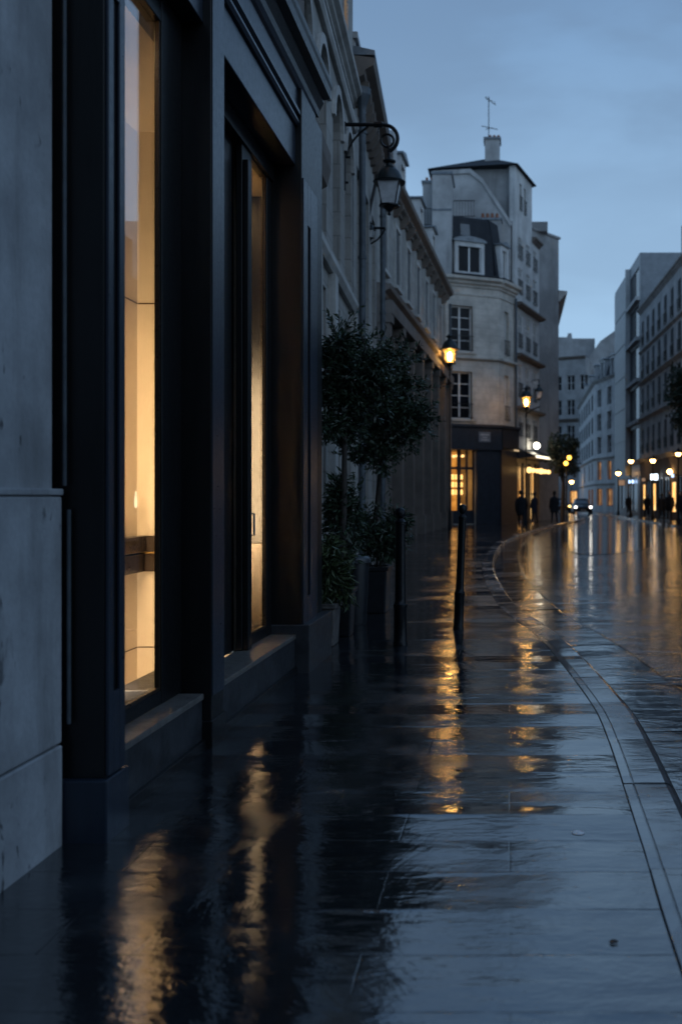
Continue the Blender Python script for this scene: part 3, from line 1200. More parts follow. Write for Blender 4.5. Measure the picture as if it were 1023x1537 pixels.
# ------------------------------------------------------------------ long terrace down to the corner
FT = Fr((-4.22, 31.6), (-3.42, 52))
root = thing('terrace_building', 'long two storey stone terrace with white dormers leading to the corner shop', 'building', (-3.9, 40, 0))
m = MB()
ops = []
up, dn = [], []
for k in range(7):
    u = 1.4 + k * 2.8
    dn.append((u - .62, u + .62, .25, 6.3))
    up.append((u - .48, u + .48, 8.95, 11.0))
facade(m, FT, 7.7, 12.2, up, .07)
body(m, [FT(0, -.35, 0)[:2], FT(FT.L, -.35, 0)[:2], (-14, 53), (-14, 31)], 0, 12.2)
m.build('wall', M['stone_old'], root)
m = MB()
facade(m, FT, 0, 7.7, dn, .3)
m.build('ground_floor_wall', M['brown_stone'], root)  # darker stone stands in for the shade on the ground floor
m = MB()
for k in range(8):
    u = .12 + k * 2.8 if k else .25
    u = min(u, FT.L - .25)
    m.fbox(FT, u - .22, u + .22, -.01, .42, .752, 6.998)
    m.fbox(FT, u - .27, u + .27, -.01, .50, 0, .75)
    m.fbox(FT, u - .26, u + .26, -.01, .48, 7.0, 7.28)
each(m, 'pilaster_strip', M['brown_stone'], root, 3)  # shade on the camera-facing pilaster sides put into the stone colour
m = MB()
m.fbox(FT, 0, FT.L, -.01, .5, 7.285, 7.70)
cornice(m, FT, 0, FT.L, 7.703, 1.25)
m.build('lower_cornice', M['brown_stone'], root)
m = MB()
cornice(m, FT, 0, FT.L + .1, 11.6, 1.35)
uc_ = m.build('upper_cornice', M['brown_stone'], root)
m = MB()
for k in range(13):
    u = .3 + k * 1.56
    m.prism([FT(u, n, z) for n, z in ((.0, 11.3), (.12, 11.32), (.34, 11.6), (.34, 11.75), (.0, 11.75))], FT.u * .2)
each(m, 'bracket', M['brown_stone'], uc_)
m = MB()
m.sweep(FT, 0, FT.L, [(.35, 12.24), (.35, 12.32), (-.1, 12.4), (-1.3, 14.7), (-5, 15.2), (-5, 12.24)])
m.build('roof', M['slate'], root)
m = MB()
for o in up:
    trim(m, FT, *o, w=.16, t=.06)
each(m, 'window_surround', M['stone_plain'], root, 4)
for o in up:
    window(root, FT, *o, depth=.07, frame='frame_grey')
for o in dn:
    window(root, FT, *o, depth=.3, frame='shutter', bars=3)
for u in (6.6, 12.2, 16.8):
    dormer(root, FT, u, 1.35, 12.4, 1.95, n=-.12)
m = MB()
m.fbox(FT, 3.6, 4.9, -1.3, -.1, 12.3, 14.2)
m.prism([FT(u, -.1, z) for u, z in ((3.6, 14.203), (4.9, 14.203), (4.75, 14.45), (4.25, 14.6), (3.75, 14.45))], FT.n * -1.2)
m.build('chimney', M['render_wall'], root)
drainpipe(root, FT, FT.L - .12, .32, .05, 11.5, .07, False)

# ------------------------------------------------------------------ corner building
P0, P1, P2 = (-4.3, 53.9), (-.63, 55.6), (.27, 57.6)
P3 = (1.83, 63.1)
FC, FD = Fr(P0, P1), Fr(P1, P2)
root = thing('corner_building', 'pale corner building with slate mansard above a navy shopfront', 'building', (-2.2, 55, 0))
uw = 1.15  # window left edge in u
wC = [(1.08, 2.42, 5.75, 8.35), (1.05, 2.45, 9.45, 11.95)]
wD = [(.75, 1.35, 5.75, 8.35), (.75, 1.35, 9.45, 11.95)]
door = (1.02, 2.62, .02, 4.05)
m = MB()
facade(m, FC, 0, 13.2, wC + [door], .3)
facade(m, FD, 0, 13.2, wD, .3)
body(m, [FC(0, -.35, 0)[:2], FC(.95, -.35, 0)[:2], FC(.95, -3.2, 0)[:2], FC(2.75, -3.2, 0)[:2], FC(2.75, -.35, 0)[:2], FC(FC.L - .2, -.35, 0)[:2], FD(FD.L - .05, -.4, 0)[:2], (-.6, 60), (-4.4, 60)], 0, 4.6)
body(m, [FC(0, -.35, 0)[:2], FC(FC.L - .2, -.35, 0)[:2], FD(FD.L - .05, -.4, 0)[:2], (-.6, 60), (-4.4, 60)], 4.61, 13.2)
m.build('wall', M['stone_corner'], root)
m = MB()
for F_ in (FC, FD):
    e = .05
    cornice(m, F_, -e, F_.L + e, 13.0, 1.25)
    m.sweep(F_, -.02, F_.L + .02, [(-.01, 9.0), (.10, 9.0), (.22, 9.08), (.22, 9.2), (-.01, 9.24)])
    m.sweep(F_, -.02, F_.L + .02, [(-.01, 12.55), (.05, 12.55), (.05, 12.64), (-.01, 12.66)])
each(m, 'cornice', M['stone_corner'], root)
m = MB()
for o in wC:
    trim(m, FC, *o, w=.2, t=.05)
each(m, 'window_surround', M['stone_corner'], root, 4)
for o in wC:
    window(root, FC, *o, rail=True, bars=3, fw=.08)
for o in wD:
    window(root, FD, *o, rail=True, bars=3)
# mansard, dormers, chimneys
m = MB()
def mans(F_, u0, u1):
    m.sweep(F_, u0, u1, [(.3, 13.6), (.3, 13.68), (-.15, 13.72), (-.62, 16.95), (-.75, 17.05), (-2.4, 17.2), (-2.4, 13.6)])
mans(FC, 1.0, FC.L - .25)
mans(FD, .12, 1.3)
each(m, 'mansard_roof', M['slate'], root)
dormer(root, FC, 2.28, 1.75, 13.72, 1.75, n=.05, deep=.8, curved=True)
dormer(root, FD, .9, 1.0, 13.72, 1.9, n=-.05, deep=.9)
m = MB()
q0, q1 = at(648, 0, 54), at(677, 0, 54)
m.box(q0.x, q1.x, 53.95, 56.3, 13.5, 18.9)
m.build('party_wall', M['render_wall'], root, bevel=.02)
m = MB()
m.box(q0.x - .03, q1.x + .03, 53.92, 53.948, 16.95, 17.05)
m.build('string_course', M['zinc'], root)
m = MB()
e0, e1 = at(634, 0, 58), at(650, 0, 58)
m.box(e0.x, e1.x, 58, 59, 12, 19.7)
rc = m.build('rear_chimney', M['far_grey'], root)
m = MB()
m.box(e0.x - .07, e1.x + .05, 57.93, 59.07, 19.703, 19.85)
m.build('coping', M['zinc'], rc)
m = MB()
for k in range(2):
    m.lathe([(.09, 0), (.10, .05), (.075, .3), (.06, .34)], (e0.x + .2 + k * .28, 58.5, 19.853), 8)
each(m, 'chimney_pot', M['terracotta'], rc, smooth=True)
m = MB()
f0 = at(620, 0, 57.5)
m.box(f0.x, e1.x, 57.4, 58.9, 16.9, 17.08)
m.box(f0.x + .1, e0.x - .01, 58.0, 58.9, 12.5, 16.897)
m.build('terrace_slab', M['stone_corner'], root)
railing(root, Fr((f0.x, 57.5), (e1.x, 57.5)), .1, e1.x - f0.x - .1, 17.08, 0, 1.0)
m = MB()
m.box(q0.x - .06, q1.x + .07, 53.89, 56.36, 18.903, 19.06)
m.build('coping', M['zinc'], root)
m = MB()
a_, b_ = at(716, 0, 57), at(752, 0, 57)
m.box(a_.x, b_.x, 56.9, 57.6, 14.6, 17.25)
ch = m.build('chimney', M['far_grey'], root)
m = MB()
m.box(a_.x - .06, b_.x + .06, 56.84, 57.66, 17.253, 17.38)
m.build('coping', M['zinc'], ch)
m = MB()
for k in range(4):
    m.lathe([(.09, 0), (.10, .05), (.075, .3), (.085, .34), (.06, .34)], (a_.x + .3 + k * .27, 57.25, 17.383), 8)
each(m, 'chimney_pot', M['terracotta'], ch, smooth=True)
m = MB()
sl = lambda z: -.15 - .1455 * (z - 13.72) + .035
m.prism([FC(u, sl(z), z) for u, z in ((1.95, 15.95), (2.5, 15.95), (2.5, 16.6), (1.95, 16.6))], FC.n * -.06)
m.build('skylight', M['frame_grey'], root)
railing(root, Fr(at(680, 0, 55.8)[:2], at(712, 0, 55.8)[:2]), 0, 1.15, 17.08, 0, .95)
# ground floor shopfront, navy
m = MB()
m.fbox(FC, -.05, FC.L + .08, .0, .24, 4.22, 5.32)
m.fbox(FC, -.08, FC.L + .12, .0, .36, 5.323, 5.47)
m.fbox(FC, -.05, FC.L + .1, .0, .30, 4.08, 4.217)
m.fbox(FD, .0, FD.L + .05, .0, .24, 4.22, 5.32)
m.fbox(FD, .0, FD.L + .08, .0, .36, 5.323, 5.47)
fas = m.build('shop_fascia', M['navy'], root)
m = MB()
m.fbox(FC, 2.65, FC.L + .02, .003, .16, .0, 4.07)
m.fbox(FC, -.02, 1.0, .003, .16, .0, 4.07)
m.fbox(FD, .05, FD.L, .003, .14, .0, 4.2)
each(m, 'shop_pier', M['navy'], root)
m = MB()
m.fbox(FC, 2.72, 3.42, .243, .275, 4.50, 5.06)
sp = m.build('sign_plaque', M['sign_plate'], root, bevel=.02)
m = MB()
for k, (dz, w) in enumerate(((.13, .5), (-.02, .32), (-.15, .44))):
    m.fbox(FC, 3.07 - w / 2, 3.07 + w / 2, .277, .285, 4.78 + dz - .035, 4.78 + dz + .035)
m.build('lettering', M['sign_mark'], sp)
drainpipe(root, FD, FD.L - .12, .13, 5.5, 12.9, .07, False)
# lit room behind the corner shop door
m = MB()
m.fbox(FC, .96, 2.74, -3.1, -3.0, .02, 4.1)
m.build('shop_interior', M['shop_amber'], root)
m = MB()
for (a, b) in ((1.02, 1.12), (1.62, 1.82), (2.12, 2.24), (2.52, 2.62)):
    m.fbox(FC, a, b, -.22, -.14, .02, 4.05)
m.fbox(FC, 1.02, 2.62, -.215, -.145, 3.0, 3.14)
m.fbox(FC, 1.02, 2.62, -.212, -.15, .02, .75)
dd = m.build('shop_door', M['navy'], root)
sh = MB()
for k in range(3):
    z = 1.62 + k * .42
    for a, b in ((1.10, 1.62), (1.80, 2.12)):
        sh.fbox(FC, a, b, -.9, -.6, z, z + .27)
each(sh, 'lit_shelf', M['shelf_light'], root)
sh = MB()
for k in range(6):
    sh.ball(FC(1.15 + .18 * k, -.4, 3.72 + (.03 if k % 2 else 0)), .075, 8, 6)
each(sh, 'bulb_glow', M['spot_warm'], root)
sh = MB()
sh.ball(FC(1.95, -.5, 1.0), .12, 8, 6)
each(sh, 'bulb_glow', M['spot_warm'], root)

# ------------------------------------------------------------------ tall building rising behind the corner
FS = Fr(P2, P3)
root = thing('tall_building', 'tall grey gabled building with chimney and aerial rising behind the corner roof', 'building', (-.5, 60, 0))
rows = [(15.4, 16.7), (13.35, 14.9), (10.2, 12.2), (7.3, 9.25), (5.0, 6.3)]
ops = [(u - .42, u + .42, a, b) for u in (1.15, 2.9, 4.6) for a, b in rows]
shopw = [(.5, 1.4, .1, 3.3), (1.9, 2.9, .1, 3.3), (3.4, 4.4, .1, 3.3)]
att = [(1.0, 1.5, 18.3, 19.9), (2.0, 2.45, 18.3, 19.9)]
m = MB()
facade(m, FS, 3.6, 17.4, ops, .12)
facade(m, FS, 0, 3.6, shopw, .08)
FS2 = Fr(FS(0, 0, 0)[:2], FS(3.9, 0, 0)[:2])
facade(m, FS2, 17.4, 20.6, att, .28)
body(m, [FS(.0, -.17, 0)[:2], FS(FS.L, -.17, 0)[:2], (-1, 66), (-4.6, 66), (-4.6, 60.1), (-.2, 60.1)], 0, 17.3)
m.build('wall', M['white_far'], root)
m = MB()
body(m, [FS(.0, -.32, 0)[:2], FS(3.9, -.32, 0)[:2], (-1, 64), (-4.6, 64), (-4.6, 58.6), (-.2, 58.2)], 13.3, 20.6)
m.build('rear_wall', M['far_grey'], root)  # shade on this wall is put into its darker grey
m = MB()
pts = [(648, 263), (704, 260), (722, 274), (766, 341), (766, 420), (648, 420)]
m.prism([at(x, y, 57.6) + Vector((0, 0, 0)) for x, y in pts], (0, .5, 0))
m.build('gable_wall', M['render_wall'], root)
m = MB()
pp = pts[:4]
for (a, b) in zip(pp, pp[1:]):
    A, B = at(*a, 57.5), at(*b, 57.5)
    m.prism([A + Vector((0, 0, .01)), B + Vector((0, 0, .01)), B + Vector((.06, 0, .26)), A + Vector((.06, 0, .26))], (0, .9, 0))
m.build('gable_coping', M['render_wall'], root)
m = MB()
cornice(m, FS, 3.9, FS.L, 17.1, .8)
for z in (12.55, 9.6, 6.55):
    m.sweep(FS, .0, FS.L + .1, [(-.01, z), (.2, z), (.42, z + .1), (.42, z + .2), (-.01, z + .22)])
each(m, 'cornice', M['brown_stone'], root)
m = MB()
ap = (-1.2, 60.5, 22.0)
b4 = [FS(-.25, .25, 20.62), FS(4.15, .25, 20.62), Vector((-1, 64.2, 20.62)), Vector((-4.8, 64.2, 20.62)), Vector((-4.8, 58.2, 20.62))]
for a, b in zip(b4, b4[1:] + b4[:1]):
    m.poly([a, b, ap])
m.poly(b4)
m.build('roof', M['slate'], root)
m = MB()
m.box(-1.5, -.62, 59.4, 60.5, 20.9, 22.75)
ch = m.build('chimney', M['render_wall'], root)
m = MB()
m.box(-1.58, -.54, 59.32, 60.58, 22.753, 22.88)
m.build('coping', M['zinc'], ch)
m = MB()
for k in range(3):
    m.lathe([(.09, 0), (.10, .05), (.08, .28), (.06, .28)], (-1.2 + k * .25, 59.9, 22.883), 8)
each(m, 'chimney_pot', M['terracotta'], ch, smooth=True)
m = MB()
m.tube([(-1.28, 59.7, 22.8), (-1.28, 59.7, 25.4)], .03, 6)
m.tube([(-1.7, 59.55, 23.6), (-.75, 59.85, 23.5)], .022, 6)
m.tube([(-1.45, 59.3, 23.3), (-1.1, 60.1, 23.7)], .022, 6)
m.tube([(-1.5, 59.6, 25.35), (-.85, 59.8, 24.95)], .022, 6)
for k in range(4):
    m.tube([(-1.4 + .16 * k, 59.4, 25.27 - .09 * k), (-1.4 + .16 * k, 60.0, 25.31 - .09 * k)], .016, 5)
m.build('aerial', M['iron'], root)
for o in ops:
    window(root, FS, *o, bars=2, rail=True, depth=.12, fw=.045)
for o in shopw:
    window(root, FS, *o, depth=.08, bars=1, frame='navy', pane='shop_warm', label='amber lit shop window')
for o in att:
    window(root, FS, *o, bars=2, rail=True)
m = MB()
for a, b in ((.02, .49), (1.41, 1.89), (2.91, 3.39), (4.41, 5.5)):
    m.fbox(FS, a, b, .003, .06, .0, 3.5)
each(m, 'shop_pier', M['navy'], root)
# cafe canopy and its lamps
m = MB()
m.prism([FS(.1, n, z) for n, z in ((.01, 4.35), (1.0, 3.95), (1.0, 3.78), (.01, 3.72))], FS.u * (FS.L + .1))
cn = m.build('shop_canopy', M['navy'], root)
m = MB()
m.fbox(FS, 1.0, 4.9, 1.003, 1.05, 3.79, 3.93)
m.build('strip_light', M['light_strip'], cn)
m = MB()
for k in range(6):
    m.ball(FS(.4 + .95 * k, .75, 3.05), .13 if k % 3 else .17, 10, 8)
each(m, 'spot_lamp', M['spot_warm'], cn)
m = MB()
m.fbox(FD, 1.5, FD.L - .05, .25, .30, 4.1, 4.19)
m.build('strip_light', emit('dim warm strip', (1, .72, .42), .5), cn)

# ------------------------------------------------------------------ blank side wall
FE = Fr((1.4, 63.6), (3.2, 66))
FE2 = Fr((3.2, 66), (3.35, 100))
root = thing('plain_building', 'plain grey building showing a blank side wall above the cafe lights', 'building', (2.5, 66, 0))
m = MB()
body(m, [FE(0, 0, 0)[:2], FE(FE.L, 0, 0)[:2], (3.35, 100), (-3, 100), (-3, 64.5)], 0, 18.5)
m.build('wall', M['far_grey'], root)
m = MB()
m.box(.6, 2.4, 63.9, 66.2, 18.5, 19.1)
m.fbox(FE, .0, FE.L + .1, -.2, .1, 18.502, 18.65)
m.build('chimney', M['far_grey'], root)
m = MB()
cornice(m, FE2, -.1, 20, 14.4, 1.6)
each(m, 'cornice', M['stone_plain'], root)
m = MB()
for z in (3.6, 7, 10.3):
    for k in range(4):
        m.fbox(FE2, 2 + k * 2.6, 3 + k * 2.6, .0, .05, z, z + 1.9)
each(m, 'shutter', M['shutter'], root)

# ------------------------------------------------------------------ buildings across the street
def lineR(Y):
    return (12.3 - .02 * Y, Y)


FI = Fr(lineR(82), lineR(54))
root = thing('apartment_building', 'pale apartment building with rows of tall windows above lit shops at the right', 'building', (*lineR(68), 0))
rows = [(13.6, 15.7), (10.95, 12.95), (8.2, 10.3), (4.9, 7.0)]
us = [1.4 + 2.6 * k for k in range(10)]
ops = [(u - .55, u + .55, a, b) for u in us for a, b in rows]
shops = []
for Yc, hw in ((79.9, .62), (75.1, .85), (67.0, .8), (62, .8)):
    u = 82 - Yc
    shops.append((u - hw, u + hw, .45, 2.55))
dark = [(82 - y - .9, 82 - y + .9, .05, 2.9) for y in (77.6, 72.2, 69.6, 64.4, 58.5)]
m = MB()
facade(m, FI, 4.3, 16.4, ops, .07)
body(m, [FI(0, -.12, 0)[:2], FI(FI.L, -.12, 0)[:2], (24, 54), (24, 82)], 0, 16.4)
m.build('wall', M['white_far'], root)
m = MB()
facade(m, FI, 0, 4.3, shops + dark, .07)
m.build('ground_floor_wall', M['brown_stone'], root)
m = MB()
cornice(m, FI, 0, FI.L, 16.4, .9)
for z, s in ((13.1, .5), (10.5, .7), (7.6, .6), (4.25, .8)):
    cornice(m, FI, 0, FI.L, z, s)
each(m, 'cornice', M['stone_plain'], root)
m = MB()
m.sweep(FI, 0, FI.L, [(.2, 16.82), (.2, 16.9), (-1.6, 18.3), (-5, 18.6), (-5, 16.82)])
m.build('roof', M['zinc'], root)
m = MB()
m.fbox(FI, 16.6, 18, -2, -.2, 17, 19.2)
m.build('chimney', M['far_grey'], root)
for o in ops:
    window(root, FI, *o, depth=.07, rail=True, bars=1, frame='frame_grey')
for o in shops:
    window(root, FI, *o, depth=.07, frame='navy', pane='shop_warm', bars=0, mid=False, label='warm lit shop window')
for o in dark:
    window(root, FI, *o, depth=.07, frame='navy', pane='pane', bars=1)
# separate low building opposite, unseen outside the picture, reflected in the shop glass
m = MB()
FW = Fr(lineR(53.9), lineR(14))
wops = [(u - .5, u + .5, a, b) for u in [2 + 3.1 * k for k in range(12)] for a, b in ((1, 3), (4.6, 6.6), (7.6, 9.4))]
facade(m, FW, 0, 10.4, wops, .2)
body(m, [FW(0, -.2, 0)[:2], FW(FW.L, -.2, 0)[:2], (24, 14), (24, 53.9)], 0, 10.4)
for k, h in enumerate((1.4, .9, 1.8, .7, 1.5, 1.1, 1.9, .8)):
    m.fbox(FW, 3 + k * 4.6, 4.6 + k * 4.6 + h * .3, -3, -.4, 10.4, 10.4 + h)
m.build('unseen_building', M['far_grey'], root)

FH = Fr(lineR(98.5), lineR(82.1))
root = thing('modern_building', 'modern grey block with stacked dark glass bays between the pale buildings', 'building', (*lineR(90), 0))
m = MB()
bays = [(10.6, 15.9, z, z + 2.75) for z in (4.6, 8.0, 11.4, 14.8)] + [(10.6, 15.9, 18.0, 20.6)]
facade(m, FH, 0, 21.6, bays + [(2, 7, .4, 3.2), (9, 15, .2, 3.2)], .12)
body(m, [FH(0, -.17, 0)[:2], FH(FH.L, -.17, 0)[:2], (24, 82.1), (24, 98.5)], 0, 21.59)
m.build('wall', M['panel_metal'], root)
m = MB()
for k in range(6):
    z = 3.7 + k * 2.95
    m.fbox(FH, .05, 9.8, .0, .05, z, z + 2.8)
each(m, 'cladding_panel', M['panel_metal'], root)
m = MB()
for z in (4.25, 7.6, 11.0, 14.4, 17.7):
    m.fbox(FH, 9.9, FH.L, .0, .35, z, z + .3)
m.fbox(FH, 9.9, 10.3, .0, .35, 3.4, 21.6)
each(m, 'white_band', M['white_far'], root)
for b in bays:
    window(root, FH, *b, depth=.12, frame='frame_grey', bars=0)
window(root, FH, 2, 7, .4, 3.2, depth=.12, frame='frame_grey', bars=0)
window(root, FH, 9, 15, .2, 3.2, depth=.12, frame='frame_grey', bars=0)

# white building on the far bend
G0, G1, G2 = (9.35, 136), (8.95, 106), (10.45, 98.8)
FG2, FG1 = Fr(G0, G1), Fr(G1, G2)
root = thing('curved_building', 'white building with slate attic turning the far bend of the street', 'building', (9.2, 106, 0))
rows = [(10.9, 12.7), (8.4, 10.2), (6.0, 7.8)]
o1 = [(u - .75, u + .75, a, b) for u in (1.7, 5.2) for a, b in rows]
o2 = [(u - 1.1, u + 1.1, a, b) for u in (2.5, 7.5, 12.5, 17, 21.5, 26.5) for a, b in rows]
l1 = [(u - .7, u + .7, 3.3, 5.2) for u in (1.7, 5.2)]
l2 = [(u - .6, u + .6, 3.3, 5.2) for u in (12.5, 21.5, 26.5)]
g1 = [(u - 1.0, u + 1.0, .6, 2.4) for u in (1.7, 5.2)]
g2 = [(u - 1.3, u + 1.3, .6, 2.4) for u in (21.5, 26.5)]
m = MB()
facade(m, FG1, 0, 13.5, o1 + l1 + g1)
facade(m, FG2, 0, 13.5, o2 + l2 + g2, .05)
body(m, [FG2(0, -.35, 0)[:2], FG2(FG2.L, -.35, 0)[:2], FG1(FG1.L, -.35, 0)[:2], (22, 98.8), (22, 136)], 0, 13.5)
m.build('wall', M['white_wall'], root)
m = MB()
for F_ in (FG1, FG2):
    cornice(m, F_, 0, F_.L, 13.4, .8)
    cornice(m, F_, 0, F_.L, 5.35, .6)
    cornice(m, F_, 0, F_.L, 2.7, .5)
each(m, 'cornice', M['stone_plain'], root)
m = MB()
for F_ in (FG1, FG2):
    m.sweep(F_, 0, F_.L, [(.1, 13.77), (.1, 13.85), (-.4, 13.9), (-1.2, 16.3), (-4, 16.8), (-4, 13.77)])
each(m, 'mansard_roof', M['slate'], root)
for u in (1.7, 5.2):
    dormer(root, FG1, u, 1.5, 13.9, 1.9, n=-.3)
for u in (7.5, 17, 26.5):
    dormer(root, FG2, u, 1.5, 13.9, 1.9, n=-.3)
for o in o1:
    window(root, FG1, *o, bars=2)
for o in o2:
    window(root, FG2, *o, bars=0, depth=.05, frame='frame_grey', mid=False)
for F_, L_ in ((FG1, l1), (FG2, l2)):
    for o in L_:
        window(root, F_, *o, bars=1, depth=.28 if F_ is FG1 else .05, pane='room_dim', frame='frame_grey', label='dim lamplit window')
for F_, L_ in ((FG1, g1), (FG2, g2)):
    for o in L_:
        window(root, F_, *o, bars=0, depth=.28 if F_ is FG1 else .05, pane='room_dim', frame='navy', label='dim lit shop window')

# far end of the street
FF = Fr((3, 143), (10.5, 139))
root = thing('distant_building', 'grey building closing the far end of the street, roofs stepping up behind it', 'building', (7, 141, 0))
rows = [(16.5, 18.6), (13, 15.2), (9.4, 11.6), (5.6, 8)]
ops = [(u - .6, u + .6, a, b) for u in (2.2, 4.2, 6.2, 8.2) for a, b in rows]
gl = [(u - .55, u + .55, .5, 2.4) for u in (3.4, 6.6)]
m = MB()
facade(m, FF, 0, 21, ops + gl)
body(m, [FF(0, -.35, 0)[:2], FF(FF.L, -.35, 0)[:2], (14, 155), (3, 155)], 0, 21)
m.build('wall', M['far_grey'], root)
m = MB()
cornice(m, FF, 0, FF.L, 20.8, 1.)
cornice(m, FF, 0, FF.L, 12, 1.2)
each(m, 'cornice', M['brown_stone'], root)
m = MB()
m.prism([at(x, y, 146) for x, y in ((836, 506), (851, 506), (852, 500), (857, 500), (858, 508), (892, 508), (892, 560), (836, 560))], (0, 4, 0))
m.prism([at(x, y, 144) for x, y in ((862, 560), (893, 522), (900, 512), (925, 494), (932, 494), (932, 590), (862, 590))], (0, 3, 0))
m.build('roof', M['far_grey'], root)
for o in ops:
    window(root, FF, *o, bars=1)
for o in gl:
    window(root, FF, *o, bars=0, pane='room', frame='navy', label='lit doorway at the street end')

# ------------------------------------------------------------------ bollards
def make_bollard(loc, label):
    t = thing('bollard', label, 'bollard', loc, 'cast iron bollards on the pavement')
    mb = MB()
    z = Vector(loc)
    mb.lathe([(.074, -.01), (.074, .025), (.066, .04), (.063, .36), (.070, .37), (.070, .40), (.057, .415), (.053, .45), (.049, 1.10), (.049, 1.185),
              (.056, 1.19), (.056, 1.215), (.044, 1.225), (.032, 1.245)], z, 20)
    mb.build('post', M['iron'], t, smooth=True)
    b = MB()
    b.ball(z + Vector((0, 0, 1.298)), .055, 20, 12)
    b.build('ball_finial', M['iron'], t, smooth=True)
    return t


b1 = make_bollard((-1.08, 9.84, 0), 'upright black bollard with a ball top nearest the planters')
b2 = copy_tree(b1)
b2.location = (-.57, 11.0, 0)
b2.scale = (.84, .84, 1.02)
b2.rotation_euler = (0, R(2.1), 0)
b2['label'] = 'leaning black bollard standing before the lit corner shop door'

# ------------------------------------------------------------------ planted trees, shrubs, planters, bin
def tub(name, loc, w, d, h, label, m_='pot', cat='planter', rim=.02, group=None):
    t = thing(name, label, cat, loc, group)
    x, y, z = loc
    mb = MB()
    k = .86
    c = []
    for s, zz in ((k, 0), (1, h - .05)):
        c += [(x - w / 2 * s, y - d / 2 * s, zz), (x + w / 2 * s, y - d / 2 * s, zz), (x + w / 2 * s, y + d / 2 * s, zz), (x - w / 2 * s, y + d / 2 * s, zz)]
    mb.hexa(c)
    mb.build('body', M[m_], t, bevel=.015)
    r = MB()
    for bx in ((x - w / 2 - rim, x + w / 2 + rim, y - d / 2 - rim, y - d / 2 + .03), (x - w / 2 - rim, x + w / 2 + rim, y + d / 2 - .03, y + d / 2 + rim),
               (x - w / 2 - rim, x - w / 2 + .03, y - d / 2 + .031, y + d / 2 - .031), (x + w / 2 - .03, x + w / 2 + rim, y - d / 2 + .031, y + d / 2 - .031)):
        r.box(*bx, h - .048, h)
    r.build('rim', M[m_], t, bevel=.008)
    s_ = MB()
    s_.box(x - w / 2 + .031, x + w / 2 - .031, y - d / 2 + .031, y + d / 2 - .031, h - .045, h - .02)
    s_.build('soil', M['soil'], t)
    return t


tub('planter', (-1.82, 9.86, 0), .24, .36, .42, 'small grey planter at the end of the black shopfront', 'pot_grey', group='planters by the shopfront')
tub('planter', (-1.80, 10.55, 0), .30, .30, .50, 'dark planter holding the nearer clipped tree behind the leafy shrub', group='planters by the shopfront')
tub('planter', (-1.72, 12.75, 0), .36, .5, .58, 'square dark planter behind the bin holding the farther clipped tree', group='planters by the shopfront')

# bin
loc = (-1.79, 11.5, 0)
t = thing('bin', 'black litter bin with a domed rim between the planters', 'bin', loc)
mb = MB()
mb.lathe([(.135, 0), (.14, .02), (.168, .66), (.168, .70)], loc, 24)
mb.build('body', M['pot'], t, smooth=True)
mb = MB()
mb.lathe([(.165, .702), (.188, .705), (.195, .735), (.190, .755), (.17, .775), (.13, .79), (.06, .795)], loc, 24)
mb.build('lid', paint('grey bin lid', (.06, .065, .072), .22, 0, .2, 12.), t, smooth=True)


def clipped_tree(base, ctr, rad, n, label, seed, lean, lobes=()):
    t = thing('clipped_tree', label, 'tree', base, 'clipped trees by the shopfront')
    b = Vector(base)
    c = Vector(ctr)
    mb = MB()
    mb.tube([b, b.lerp(c, .4) + Vector((lean, 0, 0)), b.lerp(c, .75) + Vector((-lean, .01, 0)), c], [.038, .033, .027, .014], 10)
    r = random.Random(seed)
    for k in range(11):
        a = r.uniform(0, 2 * PI)
        s = b.lerp(c, r.uniform(.68, .96))
        e = c + Vector((math.cos(a) * rad[0] * .7, math.sin(a) * rad[1] * .7, r.uniform(-.5, .75) * rad[2]))
        mb.tube([s, s.lerp(e, .5) + Vector((0, 0, .04)), e], [.013, .009, .004], 6)
    lf = MB()
    for k, (lc, lr, ln) in enumerate(lobes):
        sprigs(lf, mb, lc, lr, 16, .075, seed + 90 + k)
    mb.build('trunk', M['bark'], t, smooth=True)
    leaf_cloud(lf, ctr, rad, n, .062, clumps=30, seed=seed, narrow=.38, fill=.66)
    for k, (lc, lr, ln) in enumerate(lobes):
        leaf_cloud(lf, lc, lr, ln, .062, clumps=9, seed=seed + 40 + k, narrow=.38, fill=.7)
    lf.build('crown', M['leaf'], t)
    return t


def lobes_px(Y, pts, k):
    r = random.Random(int(Y * 10))
    out_ = []
    for x, y, q in pts:
        c = at(x, y, Y + r.uniform(-.22, .22))
        rr = q * Y / FP
        out_.append((tuple(c), (rr, rr * 1.1, rr * .92), int(k * (q / 38) ** 2)))
    return out_


clipped_tree((-1.80, 10.55, .45), (-1.72, 10.6, 2.62), (.30, .34, .36), 1800, 'nearer leafy tree half hidden by the shopfront pilaster', 3, .012,
             lobes_px(10.6, [(498, 545, 36), (528, 532, 32), (556, 552, 36), (506, 588, 40), (541, 598, 42), (492, 640, 28), (520, 648, 30), (575, 590, 26), (508, 515, 20)], 1150))
clipped_tree((-1.83, 12.75, .52), (-1.52, 12.55, 2.55), (.36, .4, .42), 2000, 'farther leafy tree with a broad ragged crown over the bin', 5, .02,
             lobes_px(12.5, [(584, 548, 32), (606, 582, 34), (622, 618, 24), (592, 618, 44), (560, 648, 40), (574, 690, 27), (602, 655, 32), (545, 682, 22), (600, 540, 18), (632, 632, 14)], 1250))


